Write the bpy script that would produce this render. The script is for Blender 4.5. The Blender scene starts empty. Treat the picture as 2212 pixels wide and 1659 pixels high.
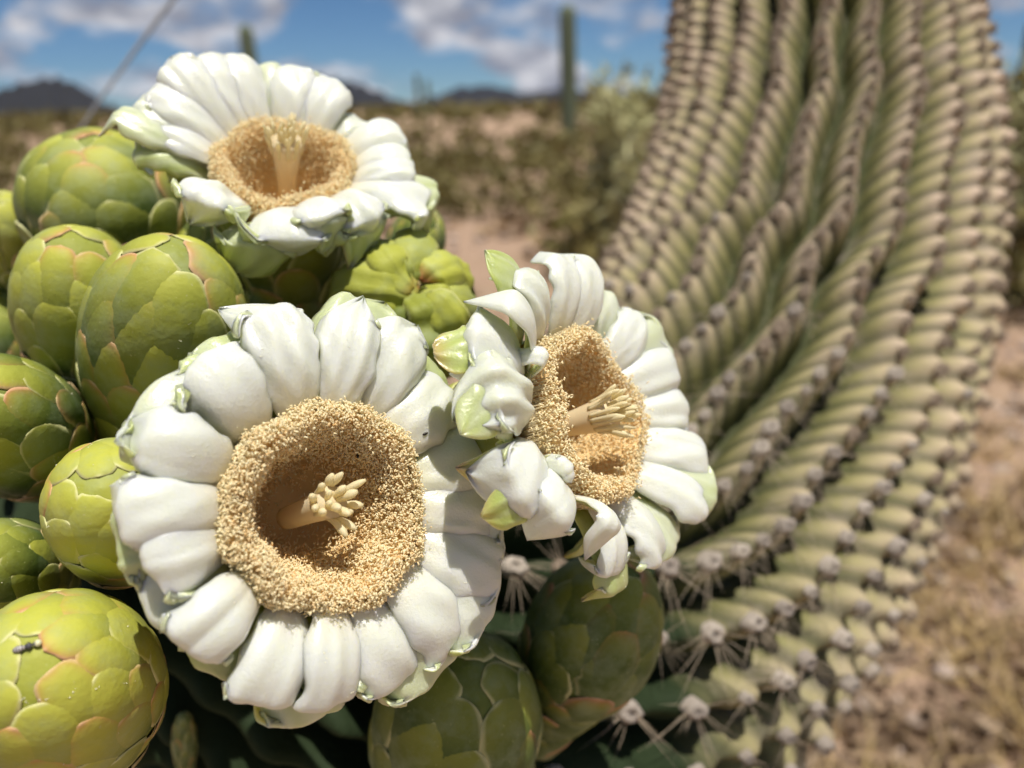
import bpy, math, random
import numpy as np
from mathutils import Vector, Matrix

rng = np.random.default_rng(7)
random.seed(7)
scene = bpy.context.scene
COL = scene.collection

# ------------------------------------------------------------------ camera
PITCH = math.radians(19.4)
CAM = np.array([0.0, 0.0, 1.25])
FWD = np.array([0.0, math.cos(PITCH), -math.sin(PITCH)])
RGT = np.array([1.0, 0.0, 0.0])
UPV = np.array([0.0, math.sin(PITCH), math.cos(PITCH)])
ROLL = math.radians(1.4)
RGT, UPV = math.cos(ROLL) * RGT - math.sin(ROLL) * UPV, math.cos(ROLL) * UPV + math.sin(ROLL) * RGT
FPX = 2212 * 28.0 / 36.0
cam = bpy.data.cameras.new('camera')
cam.lens = 28.0
cam.sensor_width = 36.0
cam.clip_start = 0.01
cam.clip_end = 30000
cam.dof.use_dof = True
cam.dof.focus_distance = 0.161
cam.dof.aperture_fstop = 28.0 / 2.8
cam.dof.aperture_blades = 0
camo = bpy.data.objects.new('camera', cam)
COL.objects.link(camo)
camo.location = CAM
camo.rotation_euler = Matrix((RGT, UPV, -FWD)).transposed().to_euler()
scene.camera = camo

# ------------------------------------------------------------------ light
SUN = np.array([0.12, -0.20, 0.97])
SUN /= np.linalg.norm(SUN)
sun = bpy.data.lights.new('sun', 'SUN')
sun.energy = 5.0
sun.angle = math.radians(0.53)
sun.color = (1.0, 0.96, 0.89)
suno = bpy.data.objects.new('sun', sun)
COL.objects.link(suno)
suno.rotation_euler = Vector(SUN).to_track_quat('Z', 'Y').to_euler()

world = bpy.data.worlds.new('World')
scene.world = world
world.use_nodes = True
wt = world.node_tree
wt.nodes.clear()
wo = wt.nodes.new('ShaderNodeOutputWorld')
bg = wt.nodes.new('ShaderNodeBackground')
bg.inputs['Strength'].default_value = 0.05
sky = wt.nodes.new('ShaderNodeTexSky')
sky.sky_type = 'NISHITA'
sky.sun_disc = False
sky.sun_elevation = math.asin(SUN[2])
sky.sun_rotation = math.atan2(SUN[0], SUN[1])
sky.altitude = 700
sky.air_density = 0.75
sky.dust_density = 0.0
sky.ozone_density = 2.0
tc = wt.nodes.new('ShaderNodeTexCoord')
sep = wt.nodes.new('ShaderNodeSeparateXYZ')
wt.links.new(tc.outputs['Generated'], sep.inputs[0])


def wmath(op, a, b=None, c=None):
    n = wt.nodes.new('ShaderNodeMath')
    n.operation = op
    for i, v in enumerate((a, b, c)):
        if v is None:
            continue
        if isinstance(v, (int, float)):
            n.inputs[i].default_value = v
        else:
            wt.links.new(v, n.inputs[i])
    return n.outputs[0]


zz = wmath('ADD', wmath('MAXIMUM', sep.outputs[2], 0.0), 0.42)
cx = wmath('DIVIDE', sep.outputs[0], zz)
cy = wmath('DIVIDE', sep.outputs[1], zz)
comb = wt.nodes.new('ShaderNodeCombineXYZ')
wt.links.new(cx, comb.inputs[0])
wt.links.new(cy, comb.inputs[1])
n1 = wt.nodes.new('ShaderNodeTexNoise')
n1.inputs['Scale'].default_value = 3.6
n1.inputs['Detail'].default_value = 7
n1.inputs['Roughness'].default_value = 0.55
n1.inputs['Distortion'].default_value = 0.3
wt.links.new(comb.outputs[0], n1.inputs['Vector'])
r1 = wt.nodes.new('ShaderNodeValToRGB')
r1.color_ramp.elements[0].position = 0.475
r1.color_ramp.elements[1].position = 0.585
wt.links.new(n1.outputs['Fac'], r1.inputs[0])
n2 = wt.nodes.new('ShaderNodeTexNoise')
n2.inputs['Scale'].default_value = 9.0
n2.inputs['Detail'].default_value = 4
wt.links.new(comb.outputs[0], n2.inputs['Vector'])
r2 = wt.nodes.new('ShaderNodeValToRGB')
r2.color_ramp.elements[0].position = 0.38
r2.color_ramp.elements[0].color = (5.6, 5.8, 6.8, 1)
r2.color_ramp.elements[1].position = 0.66
r2.color_ramp.elements[1].color = (14.5, 14.4, 14.8, 1)
wt.links.new(n2.outputs['Fac'], r2.inputs[0])
tint = wt.nodes.new('ShaderNodeMix')
tint.data_type = 'RGBA'
tint.blend_type = 'MULTIPLY'
tint.inputs['Factor'].default_value = 1.0
wt.links.new(sky.outputs[0], tint.inputs[6])
tint.inputs[7].default_value = (0.80, 1.10, 1.36, 1)
wm = wt.nodes.new('ShaderNodeMix')
wm.data_type = 'RGBA'
wt.links.new(r1.outputs['Color'], wm.inputs['Factor'])
wt.links.new(tint.outputs[2], wm.inputs[6])
wt.links.new(r2.outputs['Color'], wm.inputs[7])
wt.links.new(wm.outputs[2], bg.inputs['Color'])
wt.links.new(bg.outputs[0], wo.inputs[0])

vs = scene.view_settings
vs.view_transform = 'Standard'
vs.look = 'None'
vs.exposure = 0.03
vs.gamma = 1.0
vs.use_curve_mapping = False
scene.render.engine = 'CYCLES'
scene.cycles.use_denoising = True
scene.cycles.use_adaptive_sampling = True
scene.cycles.adaptive_threshold = 0.03
scene.cycles.max_bounces = 8
scene.cycles.diffuse_bounces = 6
scene.cycles.glossy_bounces = 2
scene.cycles.transmission_bounces = 4
scene.cycles.transparent_max_bounces = 8
scene.cycles.sample_clamp_indirect = 6.0
scene.cycles.caustics_reflective = False
scene.cycles.caustics_refractive = False


# ------------------------------------------------------------------ helpers
def P(px, py, d):
    return CAM + d * (FWD + (px - 1106) / FPX * RGT - (py - 829.5) / FPX * UPV)


def ray(px, py):
    return FWD + (px - 1106) / FPX * RGT - (py - 829.5) / FPX * UPV


def C2W(v):
    return v[0] * RGT + v[1] * UPV - v[2] * FWD


def nrm(v):
    v = np.asarray(v, float)
    return v / (np.linalg.norm(v, axis=-1, keepdims=True) + 1e-12)


def project(p):
    q = np.asarray(p) - CAM
    d = q @ FWD
    return 1106 + FPX * (q @ RGT) / d, 829.5 - FPX * (q @ UPV) / d, d


def new_mesh(name, V, F, mask=None, mat=None, smooth=True):
    me = bpy.data.meshes.new(name)
    V = np.asarray(V, float).reshape(-1, 3)
    if isinstance(F, np.ndarray):
        k = F.shape[1]
        me.vertices.add(len(V))
        me.vertices.foreach_set('co', V.astype(np.float32).ravel())
        me.loops.add(F.size)
        me.loops.foreach_set('vertex_index', F.astype(np.int32).ravel())
        me.polygons.add(len(F))
        me.polygons.foreach_set('loop_start', np.arange(0, F.size, k, dtype=np.int32))
        me.update(calc_edges=True)
    else:
        me.from_pydata(V.tolist(), [], F)
    me.validate()
    if smooth:
        me.polygons.foreach_set('use_smooth', np.ones(len(me.polygons), bool))
    if mask is not None:
        m = np.asarray(mask, np.float32).reshape(len(V), -1)
        rgba = np.ones((len(V), 4), np.float32)
        rgba[:, :m.shape[1]] = m
        a = me.attributes.new('mask', 'FLOAT_COLOR', 'POINT')
        a.data.foreach_set('color', rgba.ravel())
    if mat is not None:
        me.materials.append(mat)
    return me


def obj(name, me, parent=None, **props):
    o = bpy.data.objects.new(name, me)
    COL.objects.link(o)
    if parent is not None:
        o.parent = parent
    for k, v in props.items():
        o[k] = v
    return o


def empty(name, M, label, cat, group=None):
    o = bpy.data.objects.new(name, None)
    o.empty_display_size = 0.01
    COL.objects.link(o)
    o.matrix_world = M
    o['label'] = label
    o['category'] = cat
    if group:
        o['group'] = group
    return o


def frame(origin, axis, xhint):
    z = nrm(axis)
    x = nrm(np.asarray(xhint) - z * np.dot(xhint, z))
    y = np.cross(z, x)
    M = np.eye(4)
    M[:3, 0], M[:3, 1], M[:3, 2], M[:3, 3] = x, y, z, origin
    return M


def grid_faces(nv, nu, off=0, wrap=False):
    i = np.arange(nv - 1)[:, None]
    j = np.arange(nu if wrap else nu - 1)[None, :]
    j2 = (j + 1) % nu
    a = i * nu + j
    b = i * nu + j2
    c = (i + 1) * nu + j2
    d = (i + 1) * nu + j
    return np.stack([a, b, c, d], -1).reshape(-1, 4) + off


def shell(top, bot):
    """closed shell of two grids (nv,nu,3)"""
    nv, nu = top.shape[:2]
    n = nv * nu
    V = np.concatenate([top.reshape(-1, 3), bot.reshape(-1, 3)])
    F = [grid_faces(nv, nu)[:, ::-1], grid_faces(nv, nu, n)]
    rim = [i * nu for i in range(nv)] + [(nv - 1) * nu + j for j in range(1, nu)] + \
          [i * nu + nu - 1 for i in range(nv - 2, -1, -1)] + [j for j in range(nu - 2, 0, -1)]
    rim = np.array(rim)
    r2_ = np.roll(rim, -1)
    F.append(np.stack([rim, r2_, r2_ + n, rim + n], -1)[:, ::-1])
    return V, np.concatenate(F)


def tube(path, rad, k=8, cap=True, squash=None):
    path = np.asarray(path, float)
    rad = np.broadcast_to(np.asarray(rad, float), (len(path),))
    t = np.gradient(path, axis=0)
    t = nrm(t)
    ref = np.array([0.13, 0.31, 0.94])
    n = nrm(np.cross(t[0], ref))
    V = []
    for i in range(len(path)):
        n = nrm(n - t[i] * np.dot(n, t[i]))
        b = np.cross(t[i], n)
        a = np.linspace(0, 2 * math.pi, k, endpoint=False)
        V.append(path[i] + rad[i] * (np.cos(a)[:, None] * n + np.sin(a)[:, None] * b))
    V = np.concatenate(V)
    F = grid_faces(len(path), k, 0, True).tolist()
    if cap:
        F.append(list(range(k))[::-1])
        F.append([(len(path) - 1) * k + i for i in range(k)])
    return V, F


def smooth_noise(n, amp, freqs, seed=None):
    """1-D smooth random function as a callable"""
    r = rng if seed is None else np.random.default_rng(seed)
    ph = r.uniform(0, 6.28, n)
    fr = r.uniform(freqs[0], freqs[1], n)
    am = r.normal(0, 1, n) * amp / math.sqrt(n)
    return lambda x: sum(am[i] * np.sin(fr[i] * x + ph[i]) for i in range(n))


# ------------------------------------------------------------------ materials
class MB:
    def __init__(self, name):
        self.m = bpy.data.materials.new(name)
        self.m.use_nodes = True
        self.t = self.m.node_tree
        self.t.nodes.clear()
        self.out = self.t.nodes.new('ShaderNodeOutputMaterial')
        self.b = self.t.nodes.new('ShaderNodeBsdfPrincipled')
        self.t.links.new(self.b.outputs[0], self.out.inputs[0])
        self._tc = None

    def set(self, **kw):
        for k, v in kw.items():
            self.b.inputs[k.replace('_', ' ')].default_value = v
        return self

    def link(self, a, b):
        self.t.links.new(a, b)

    def coord(self, kind='Object'):
        if self._tc is None:
            self._tc = self.t.nodes.new('ShaderNodeTexCoord')
        return self._tc.outputs[kind]

    def noise(self, scale, detail=3, rough=0.5, vec=None, stretch=None, dist=0.0):
        n = self.t.nodes.new('ShaderNodeTexNoise')
        n.inputs['Scale'].default_value = scale
        n.inputs['Detail'].default_value = detail
        n.inputs['Roughness'].default_value = rough
        n.inputs['Distortion'].default_value = dist
        v = vec or self.coord()
        if stretch:
            mp = self.t.nodes.new('ShaderNodeMapping')
            mp.inputs['Scale'].default_value = stretch
            self.link(v, mp.inputs[0])
            v = mp.outputs[0]
        self.link(v, n.inputs['Vector'])
        return n.outputs['Fac']

    def ramp(self, fac, stops):
        n = self.t.nodes.new('ShaderNodeValToRGB')
        cr = n.color_ramp
        while len(cr.elements) < len(stops):
            cr.elements.new(0.5)
        for e, (p, c) in zip(cr.elements, stops):
            e.position = p
            e.color = c if len(c) == 4 else (*c, 1)
        self.link(fac, n.inputs[0])
        return n.outputs['Color']

    def mix(self, fac, a, b, mode='MIX'):
        n = self.t.nodes.new('ShaderNodeMix')
        n.data_type = 'RGBA'
        n.blend_type = mode
        for s, v in ((0, fac), (6, a), (7, b)):
            if isinstance(v, (int, float)):
                n.inputs[s].default_value = v
            elif isinstance(v, tuple):
                n.inputs[s].default_value = v if len(v) == 4 else (*v, 1)
            else:
                self.link(v, n.inputs[s])
        return n.outputs[2]

    def math(self, op, a, b=0.0):
        n = self.t.nodes.new('ShaderNodeMath')
        n.operation = op
        n.use_clamp = op not in ('SUBTRACT',)
        for i, v in enumerate((a, b)):
            if isinstance(v, (int, float)):
                n.inputs[i].default_value = v
            else:
                self.link(v, n.inputs[i])
        return n.outputs[0]

    def mask(self):
        a = self.t.nodes.new('ShaderNodeAttribute')
        a.attribute_name = 'mask'
        s = self.t.nodes.new('ShaderNodeSeparateColor')
        self.link(a.outputs['Color'], s.inputs[0])
        return s.outputs[0], s.outputs[1], s.outputs[2]

    def bump(self, h, strength, dist):
        n = self.t.nodes.new('ShaderNodeBump')
        n.inputs['Strength'].default_value = strength
        n.inputs['Distance'].default_value = dist
        self.link(h, n.inputs['Height'])
        prev = self.b.inputs['Normal']
        if prev.is_linked:
            self.link(prev.links[0].from_socket, n.inputs['Normal'])
        self.link(n.outputs[0], self.b.inputs['Normal'])

    def color(self, c):
        self.link(c, self.b.inputs['Base Color'])
        return self


def sss(m, w, scale, radius=(1, 0.8, 0.5)):
    m.b.subsurface_method = 'RANDOM_WALK' if hasattr(m.b, 'subsurface_method') else None
    m.set(Subsurface_Weight=w, Subsurface_Scale=scale, Subsurface_Radius=radius)


def mat_petal():
    m = MB('waxy_petal')
    g, r, c = m.mask()
    nz = m.noise(260, 3)
    base = m.mix(m.math('MULTIPLY', nz, 0.5), (0.75, 0.755, 0.67), (0.66, 0.70, 0.52))
    base = m.mix(c, base, (0.66, 0.53, 0.33))
    gg = m.mix(m.noise(150, 2), (0.36, 0.44, 0.09), (0.44, 0.49, 0.16))
    base = m.mix(g, base, gg)
    base = m.mix(r, base, (0.50, 0.20, 0.12))
    m.color(base)
    m.set(Roughness=0.32, Specular_IOR_Level=0.6)
    m.set(Coat_Weight=0.18, Coat_Roughness=0.25)
    m.bump(m.noise(1500, 2, 0.6), 0.36, 0.00035)
    m.bump(m.noise(300, 3, 0.6), 0.07, 0.0009)
    sss(m, 0.8, 0.0032, (1.0, 0.98, 0.62))
    return m.m


def mat_scale():
    m = MB('bud_scale')
    y, e, r = m.mask()
    nz = m.noise(170, 4, 0.6)
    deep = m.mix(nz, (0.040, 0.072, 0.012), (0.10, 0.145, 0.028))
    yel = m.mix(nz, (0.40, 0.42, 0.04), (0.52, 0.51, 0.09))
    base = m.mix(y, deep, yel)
    bloom = m.ramp(m.noise(95, 5, 0.65), [(0.45, (0, 0, 0)), (0.72, (0.5, 0.5, 0.5))])
    base = m.mix(bloom, base, (0.30, 0.36, 0.22))
    spk = m.ramp(m.noise(1500, 1), [(0.70, (0, 0, 0)), (0.78, (0.5, 0.5, 0.5))])
    base = m.mix(spk, base, (0.5, 0.5, 0.22))
    base = m.mix(r, base, (0.55, 0.095, 0.085))
    base = m.mix(e, base, (0.72, 0.69, 0.36))
    m.color(base)
    m.set(Roughness=0.6, Specular_IOR_Level=0.28)
    m.bump(m.noise(900, 3), 0.25, 0.0004)
    m.bump(m.noise(160, 3), 0.3, 0.0014)
    return m.m


def mat_simple(name, c1, c2, scale, rough=0.6, bump=0.0, bscale=None, bdist=0.001, ss=0.0):
    m = MB(name)
    m.color(m.mix(m.noise(scale, 4, 0.6), c1, c2))
    m.set(Roughness=rough)
    if bump:
        m.bump(m.noise(bscale or scale, 4, 0.6), bump, bdist)
    if ss:
        translucent(m, ss)
    return m.m


def translucent(m, amount):
    tr = m.t.nodes.new('ShaderNodeBsdfTranslucent')
    src = m.b.inputs['Base Color']
    if src.is_linked:
        m.link(src.links[0].from_socket, tr.inputs['Color'])
    else:
        tr.inputs['Color'].default_value = src.default_value
    mx = m.t.nodes.new('ShaderNodeMixShader')
    mx.inputs[0].default_value = amount
    m.link(m.b.outputs[0], mx.inputs[1])
    m.link(tr.outputs[0], mx.inputs[2])
    m.link(mx.outputs[0], m.out.inputs[0])


def mat_anther():
    m = MB('stamen')
    a, b, c = m.mask()
    base = m.mix(a, (0.99, 0.71, 0.32), (1.0, 0.92, 0.64))
    base = m.mix(b, base, (0.82, 0.74, 0.52))
    m.color(base)
    m.set(Roughness=0.6, Specular_IOR_Level=0.3)
    translucent(m, 0.34)
    return m.m


def mat_arm():
    m = MB('saguaro_skin')
    ridge, tub, rnd_shade = m.mask()
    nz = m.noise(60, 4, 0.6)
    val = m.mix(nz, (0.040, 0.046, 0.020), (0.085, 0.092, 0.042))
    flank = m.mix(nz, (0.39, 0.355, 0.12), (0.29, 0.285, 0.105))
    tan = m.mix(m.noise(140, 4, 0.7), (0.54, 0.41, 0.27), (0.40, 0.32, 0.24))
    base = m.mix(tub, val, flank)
    tan = m.mix(m.math('MULTIPLY', rnd_shade, 0.55), tan, (0.62, 0.47, 0.37))
    tan = m.mix(m.ramp(tub, [(0.15, (0.8, 0.8, 0.8)), (0.55, (0, 0, 0))]), tan, (0.12, 0.09, 0.07))
    base = m.mix(ridge, base, tan)
    base = m.mix(m.ramp(m.noise(38, 5, 0.7), [(0.52, (0, 0, 0)), (0.72, (0.55, 0.55, 0.55))]), base, (0.30, 0.25, 0.20))
    base = m.mix(m.ramp(rnd_shade, [(0.0, (1, 1, 1)), (0.12, (0, 0, 0))]), base, (0.022, 0.034, 0.014))  # young tip skin blackened: shade beneath the flowers painted into its colour
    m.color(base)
    m.set(Roughness=0.75, Specular_IOR_Level=0.12)
    m.bump(m.noise(260, 4, 0.6), 0.35, 0.002)
    return m.m


def mat_ground():
    m = MB('desert_soil')
    big = m.noise(0.35, 4, 0.6)
    mid = m.noise(3.0, 5, 0.62)
    fine = m.noise(30, 4, 0.65)
    base = m.mix(mid, (0.25, 0.16, 0.105), (0.40, 0.275, 0.195))
    base = m.mix(m.ramp(fine, [(0.35, (0, 0, 0)), (0.7, (0.6, 0.6, 0.6))]), base, (0.55, 0.39, 0.27))
    base = m.mix(m.ramp(big, [(0.48, (0, 0, 0)), (0.62, (0.5, 0.5, 0.5))]), base, (0.30, 0.22, 0.11))
    m.color(base)
    m.set(Roughness=0.9, Specular_IOR_Level=0.1)
    m.bump(m.noise(12, 5, 0.7), 0.7, 0.05)
    return m.m


def mat_leaf(name, c1, c2):
    m = MB(name)
    a, b, c = m.mask()
    m.color(m.mix(a, c1, c2))
    m.set(Roughness=0.6, Specular_IOR_Level=0.3)
    return m.m


PETAL = mat_petal()
SCALE = mat_scale()
ANTHER = mat_anther()
PISTIL = mat_simple('pale_pistil', (0.88, 0.71, 0.42), (0.90, 0.78, 0.52), 300, 0.5, 0.1, 900, 0.0003, 0.3)
STIGMA = mat_simple('stigma_lobe', (0.88, 0.78, 0.47), (0.92, 0.84, 0.57), 500, 0.55, 0.15, 1500, 0.0002, 0.4)
ARM = mat_arm()


# ------------------------------------------------------------------ ground and far setting
def plane_mesh():
    # one sheet, finer near the camera, reaching the horizon
    rr = np.concatenate([np.linspace(0.0, 8, 60), np.geomspace(8.3, 12000, 60)])
    k = 96
    V = []
    for r in rr:
        a = np.linspace(0, 2 * math.pi, k, endpoint=False)
        x, y = r * np.cos(a), r * np.sin(a)
        z = 0.03 * np.sin(x * 1.7 + 1) * np.cos(y * 1.3) + 0.015 * np.sin(x * 5.1) * np.sin(y * 4.3 + 2)
        z = z * np.clip(1 - r / 60, 0.0, 1)
        V.append(np.stack([x, y, z], -1))
    V = np.concatenate(V)
    return V, grid_faces(len(rr), k, 0, True)


V, F = plane_mesh()
obj('ground', new_mesh('ground', V, F, mat=mat_ground()), kind='structure')


def hill(name, pxs, dist, mat):
    """a ridge whose skyline passes the given (px,py) points at distance dist"""
    xs = np.array([p[0] for p in pxs], float)
    ys = np.array([p[1] for p in pxs], float)
    n = 160
    X = np.linspace(xs[0], xs[-1], n)
    Y = np.interp(X, xs, ys)
    f = smooth_noise(14, 3.0, (0.02, 0.25), 3 + int(dist))
    Y = Y + f(X)
    top = np.array([CAM + (ray(x, y) / np.linalg.norm(ray(x, y)[:2])) * dist for x, y in zip(X, Y)])
    rows = []
    prof = [(0.80, 0.0), (0.86, 0.28), (0.92, 0.6), (0.97, 0.88), (1.0, 1.0), (1.05, 0.8), (1.15, 0.35), (1.3, -0.02)]
    for k, (q, h) in enumerate(prof):
        r = top.copy()
        r[:, :2] *= q
        r[:, 2] = top[:, 2] * h - (8 if h <= 0 else 0)
        if 0 < h < 1:
            r[:, 2] *= 1 + 0.18 * np.sin(np.linspace(0, 60, n) + k * 1.7) * 0.6
        rows.append(r)
    V = np.concatenate(rows)
    return obj(name, new_mesh(name, V, grid_faces(len(prof), n), mat=mat), kind='structure')


HILLM = mat_simple('dark_rock_hill', (0.006, 0.006, 0.007), (0.012, 0.011, 0.011), 0.01, 0.95)
hill('hills', [(-260, 220), (-60, 206), (0, 195), (40, 179), (85, 170), (150, 174), (190, 192), (225, 225), (300, 246)], 3200, HILLM)
hill('hills', [(420, 238), (520, 192), (620, 160), (700, 166), (760, 176), (810, 195), (850, 214), (900, 226)], 4200, HILLM)
hill('hills', [(880, 226), (940, 208), (990, 190), (1050, 184), (1090, 190), (1130, 203), (1180, 196), (1230, 190), (1300, 205), (1400, 214), (1600, 222)], 5200, HILLM)
hill('hills', [(1900, 222), (2060, 200), (2200, 190), (2400, 205), (2700, 226)], 5600, HILLM)


def leaf_cloud(cen, rad, n, size, stretch=1.0, r=None):
    """n small random quads through an ellipsoid -> verts, faces, random mask"""
    r = r or rng
    d = nrm(r.normal(0, 1, (n, 3)))
    q = r.uniform(0, 1, n) ** 0.45
    lump = 1 + 0.25 * np.sin(d[:, 0] * 5 + cen[0] * 3) * np.sin(d[:, 1] * 6 + cen[1]) + 0.15 * np.sin(d[:, 2] * 9)
    c = np.asarray(cen) + d * (q * lump)[:, None] * np.asarray(rad)
    a = nrm(r.normal(0, 1, (n, 3)))
    b = nrm(np.cross(a, r.normal(0, 1, (n, 3))))
    s = size * r.uniform(0.5, 1.4, n)[:, None]
    V = np.stack([c - a * s * stretch, c + b * s * 0.5, c + a * s * stretch, c - b * s * 0.5], 1)
    m = np.repeat(r.uniform(0, 1, n), 4)
    return V.reshape(-1, 3), np.arange(4 * n).reshape(-1, 4), np.stack([m, m, m], -1)


def join(parts):
    Vs, Fs, Ms, off = [], [], [], 0
    for V, F, M in parts:
        Vs.append(V)
        Fs.append(np.asarray(F) + off)
        Ms.append(M)
        off += len(V)
    return np.concatenate(Vs), np.concatenate(Fs), np.concatenate(Ms)


def gpos(px, d):
    """ground point below pixel column px at horizontal distance d"""
    r = ray(px, 226 + (1106 - px) * math.tan(ROLL))
    h = nrm(np.array([r[0], r[1], 0]))
    return np.array([h[0] * d, h[1] * d, 0.0])


LEAF_OLIVE = mat_leaf('scrub_leaf', (0.115, 0.098, 0.027), (0.205, 0.168, 0.055))
LEAF_DRY = mat_leaf('dry_grass_blade', (0.42, 0.29, 0.12), (0.58, 0.43, 0.20))
LEAF_BROWN = mat_leaf('brown_litter', (0.20, 0.13, 0.08), (0.34, 0.24, 0.15))
LEAF_PALE = mat_leaf('pale_desert_leaf', (0.33, 0.315, 0.125), (0.48, 0.45, 0.24))

parts = []
r5 = np.random.default_rng(5)
for i in range(4300):
    d = float(np.exp(r5.uniform(math.log(5.5), math.log(1800))))
    px = r5.uniform(-1500, 3700)
    g = gpos(px, d)
    if 620 < px < 1250 and d < 9:
        continue
    h = r5.uniform(0.16, 0.42)
    w = h * r5.uniform(0.9, 1.6)
    if d > 60:
        w *= d / 60 * 1.6
        h *= 1.6 + d / 300
    n = int(np.clip(900 / d, 24, 130))
    parts.append(leaf_cloud(g + [0, 0, h * 0.8], (w, w, h), n, 0.55 * h * (0.35 if d < 15 else 0.7 if d < 60 else 1.0), 1.0 if d < 60 else 2.5, r5))
V, F, M = join(parts)
obj('desert_scrub', new_mesh('desert_scrub', V, F, M, LEAF_OLIVE), kind='stuff',
    label='olive brown low desert scrub covering the flat plain', category='scrub')

parts = []
for i in range(260):
    d = float(np.exp(r5.uniform(math.log(1.0), math.log(9))))
    px = r5.uniform(600, 2700)
    if px < 1300 and d < 2.5:
        continue
    g = gpos(px, d)
    n = r5.integers(18, 50)
    base = g + np.column_stack([r5.normal(0, 0.05, n), r5.normal(0, 0.05, n), np.zeros(n)])
    lean = np.column_stack([r5.normal(0, 0.5, n), r5.normal(0, 0.5, n), r5.uniform(0.4, 1.0, n)])
    tip = base + lean * r5.uniform(0.05, 0.16, n)[:, None]
    side = nrm(np.cross(lean, r5.normal(0, 1, (n, 3)))) * 0.004
    Vq = np.stack([base - side, base + side, tip + side * 0.2, tip - side * 0.2], 1).reshape(-1, 3)
    m = np.repeat(r5.uniform(0, 1, n), 4)
    parts.append((Vq, np.arange(4 * n).reshape(-1, 4), np.stack([m] * 3, -1)))
V, F, M = join(parts)
obj('dry_grass', new_mesh('dry_grass', V, F, M, LEAF_DRY), kind='stuff',
    label='straw coloured dry grass tufts scattered over the sandy ground', category='grass')

parts = []
for i in range(260):
    d = float(np.exp(r5.uniform(math.log(0.9), math.log(10))))
    px = r5.uniform(500, 2700)
    g = gpos(px, d)
    n = 40
    parts.append(leaf_cloud(g + [0, 0, 0.015], (0.10 + 0.03 * d, 0.08 + 0.03 * d, 0.02), n, 0.012 + 0.006 * d, 1.6, r5))
V, F, M = join(parts)
obj('plant_litter', new_mesh('plant_litter', V, F, M, LEAF_BROWN), kind='stuff',
    label='brown twigs and leaf litter strewn on the sandy ground', category='litter')


def pebble(r):
    a = np.linspace(0, 2 * math.pi, 7, endpoint=False)
    rows = [[0, 0, -0.5]]
    V = [[0, 0, -0.5]]
    for z, q in ((-0.3, 0.8), (0.1, 1.0), (0.45, 0.6)):
        for t in a:
            V.append([math.cos(t) * q * r.uniform(0.8, 1.15), math.sin(t) * q * r.uniform(0.8, 1.15), z + r.uniform(-.08, .08)])
    V.append([0, 0, 0.6])
    F = []
    for i in range(7):
        j = (i + 1) % 7
        F.append([0, 1 + j, 1 + i, 1 + i])
        for k in range(2):
            F.append([1 + k * 7 + i, 1 + k * 7 + j, 8 + k * 7 + j, 8 + k * 7 + i])
        F.append([15 + i, 15 + j, 22, 22])
    return np.array(V), F


PF = None
vs_, fs_, off = [], [], 0
for i in range(900):
    d = float(np.exp(r5.uniform(math.log(0.9), math.log(9))))
    g = gpos(r5.uniform(600, 2700), d)
    V0, F0 = pebble(r5)
    s = r5.uniform(0.006, 0.022) * (1 + 0.25 * d)
    vs_.append(V0 * s * r5.uniform(0.7, 1.3, 3) + g + [0, 0, s * 0.2])
    fs_ += [[a + off for a in dict.fromkeys(f)] for f in F0]
    off += len(V0)
obj('gravel', new_mesh('gravel', np.concatenate(vs_), fs_, mat=mat_simple('desert_stone', (0.30, 0.22, 0.17), (0.50, 0.40, 0.33), 20, 0.85)),
    kind='stuff', label='tan desert gravel scattered over the soil', category='gravel')


# ------------------------------------------------------------------ far plants
FARSKIN = mat_simple('far_saguaro_skin', (0.085, 0.11, 0.065), (0.15, 0.18, 0.11), 6, 0.7)


def far_saguaro(px, top_py, width_px, d, label, arms=()):
    g = gpos(px, d)
    rt_ = ray(px, top_py)
    h = CAM[2] + rt_[2] * d / math.hypot(rt_[0], rt_[1])
    R = width_px / FPX * d / 2
    root = empty('saguaro', Matrix.Translation(Vector(g)), label, 'cactus', 'far saguaros on the plain')
    nr, nv = 16, 24
    k = nr * 4
    a = np.linspace(0, 2 * math.pi, k, endpoint=False)

    def column(path, rad):
        t = nrm(np.gradient(path, axis=0))
        rows = []
        for i in range(len(path)):
            n = nrm(np.cross(t[i], [0.1, 1, 0.05]))
            b = np.cross(t[i], n)
            rr = rad[i] * (1 + 0.09 * np.cos(a * nr))
            rows.append(path[i] + rr[:, None] * (np.cos(a)[:, None] * n + np.sin(a)[:, None] * b))
        return np.concatenate(rows), grid_faces(len(path), k, 0, True)
    s = np.concatenate([np.linspace(0, 0.94, nv - 6), 0.94 + 0.06 * np.sin(np.linspace(0.2, 1.57, 6))])
    z = s * h
    rad = R * np.interp(s, [0, 0.3, 0.7, 0.94, 0.965, 0.985, 1.0], [0.8, 0.95, 1.0, 0.97, 0.85, 0.6, 0.06])
    path = np.column_stack([0.02 * np.sin(z * 1.2), np.zeros(nv), z])
    V, F = column(path, rad)
    obj('trunk', new_mesh('saguaro_trunk', V, F, mat=FARSKIN), root)
    for (hz, side, L) in arms:
        q = np.linspace(0, 1, 14)
        bend = np.minimum(q / 0.4, 1) * 1.57
        px_ = side * (R * 0.6 + R * 2.2 * np.sin(bend))
        pz = hz * h + R * 1.2 * (1 - np.cos(bend)) + np.maximum(q - 0.4, 0) / 0.6 * L
        pr = R * 0.62 * np.interp(q, [0, 0.9, 0.97, 1], [1, 1, 0.7, 0.05])
        V, F = column(np.column_stack([px_, np.zeros(14), pz]), pr)
        obj('arm', new_mesh('saguaro_branch', V, F, mat=FARSKIN), root)
    return root


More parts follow.
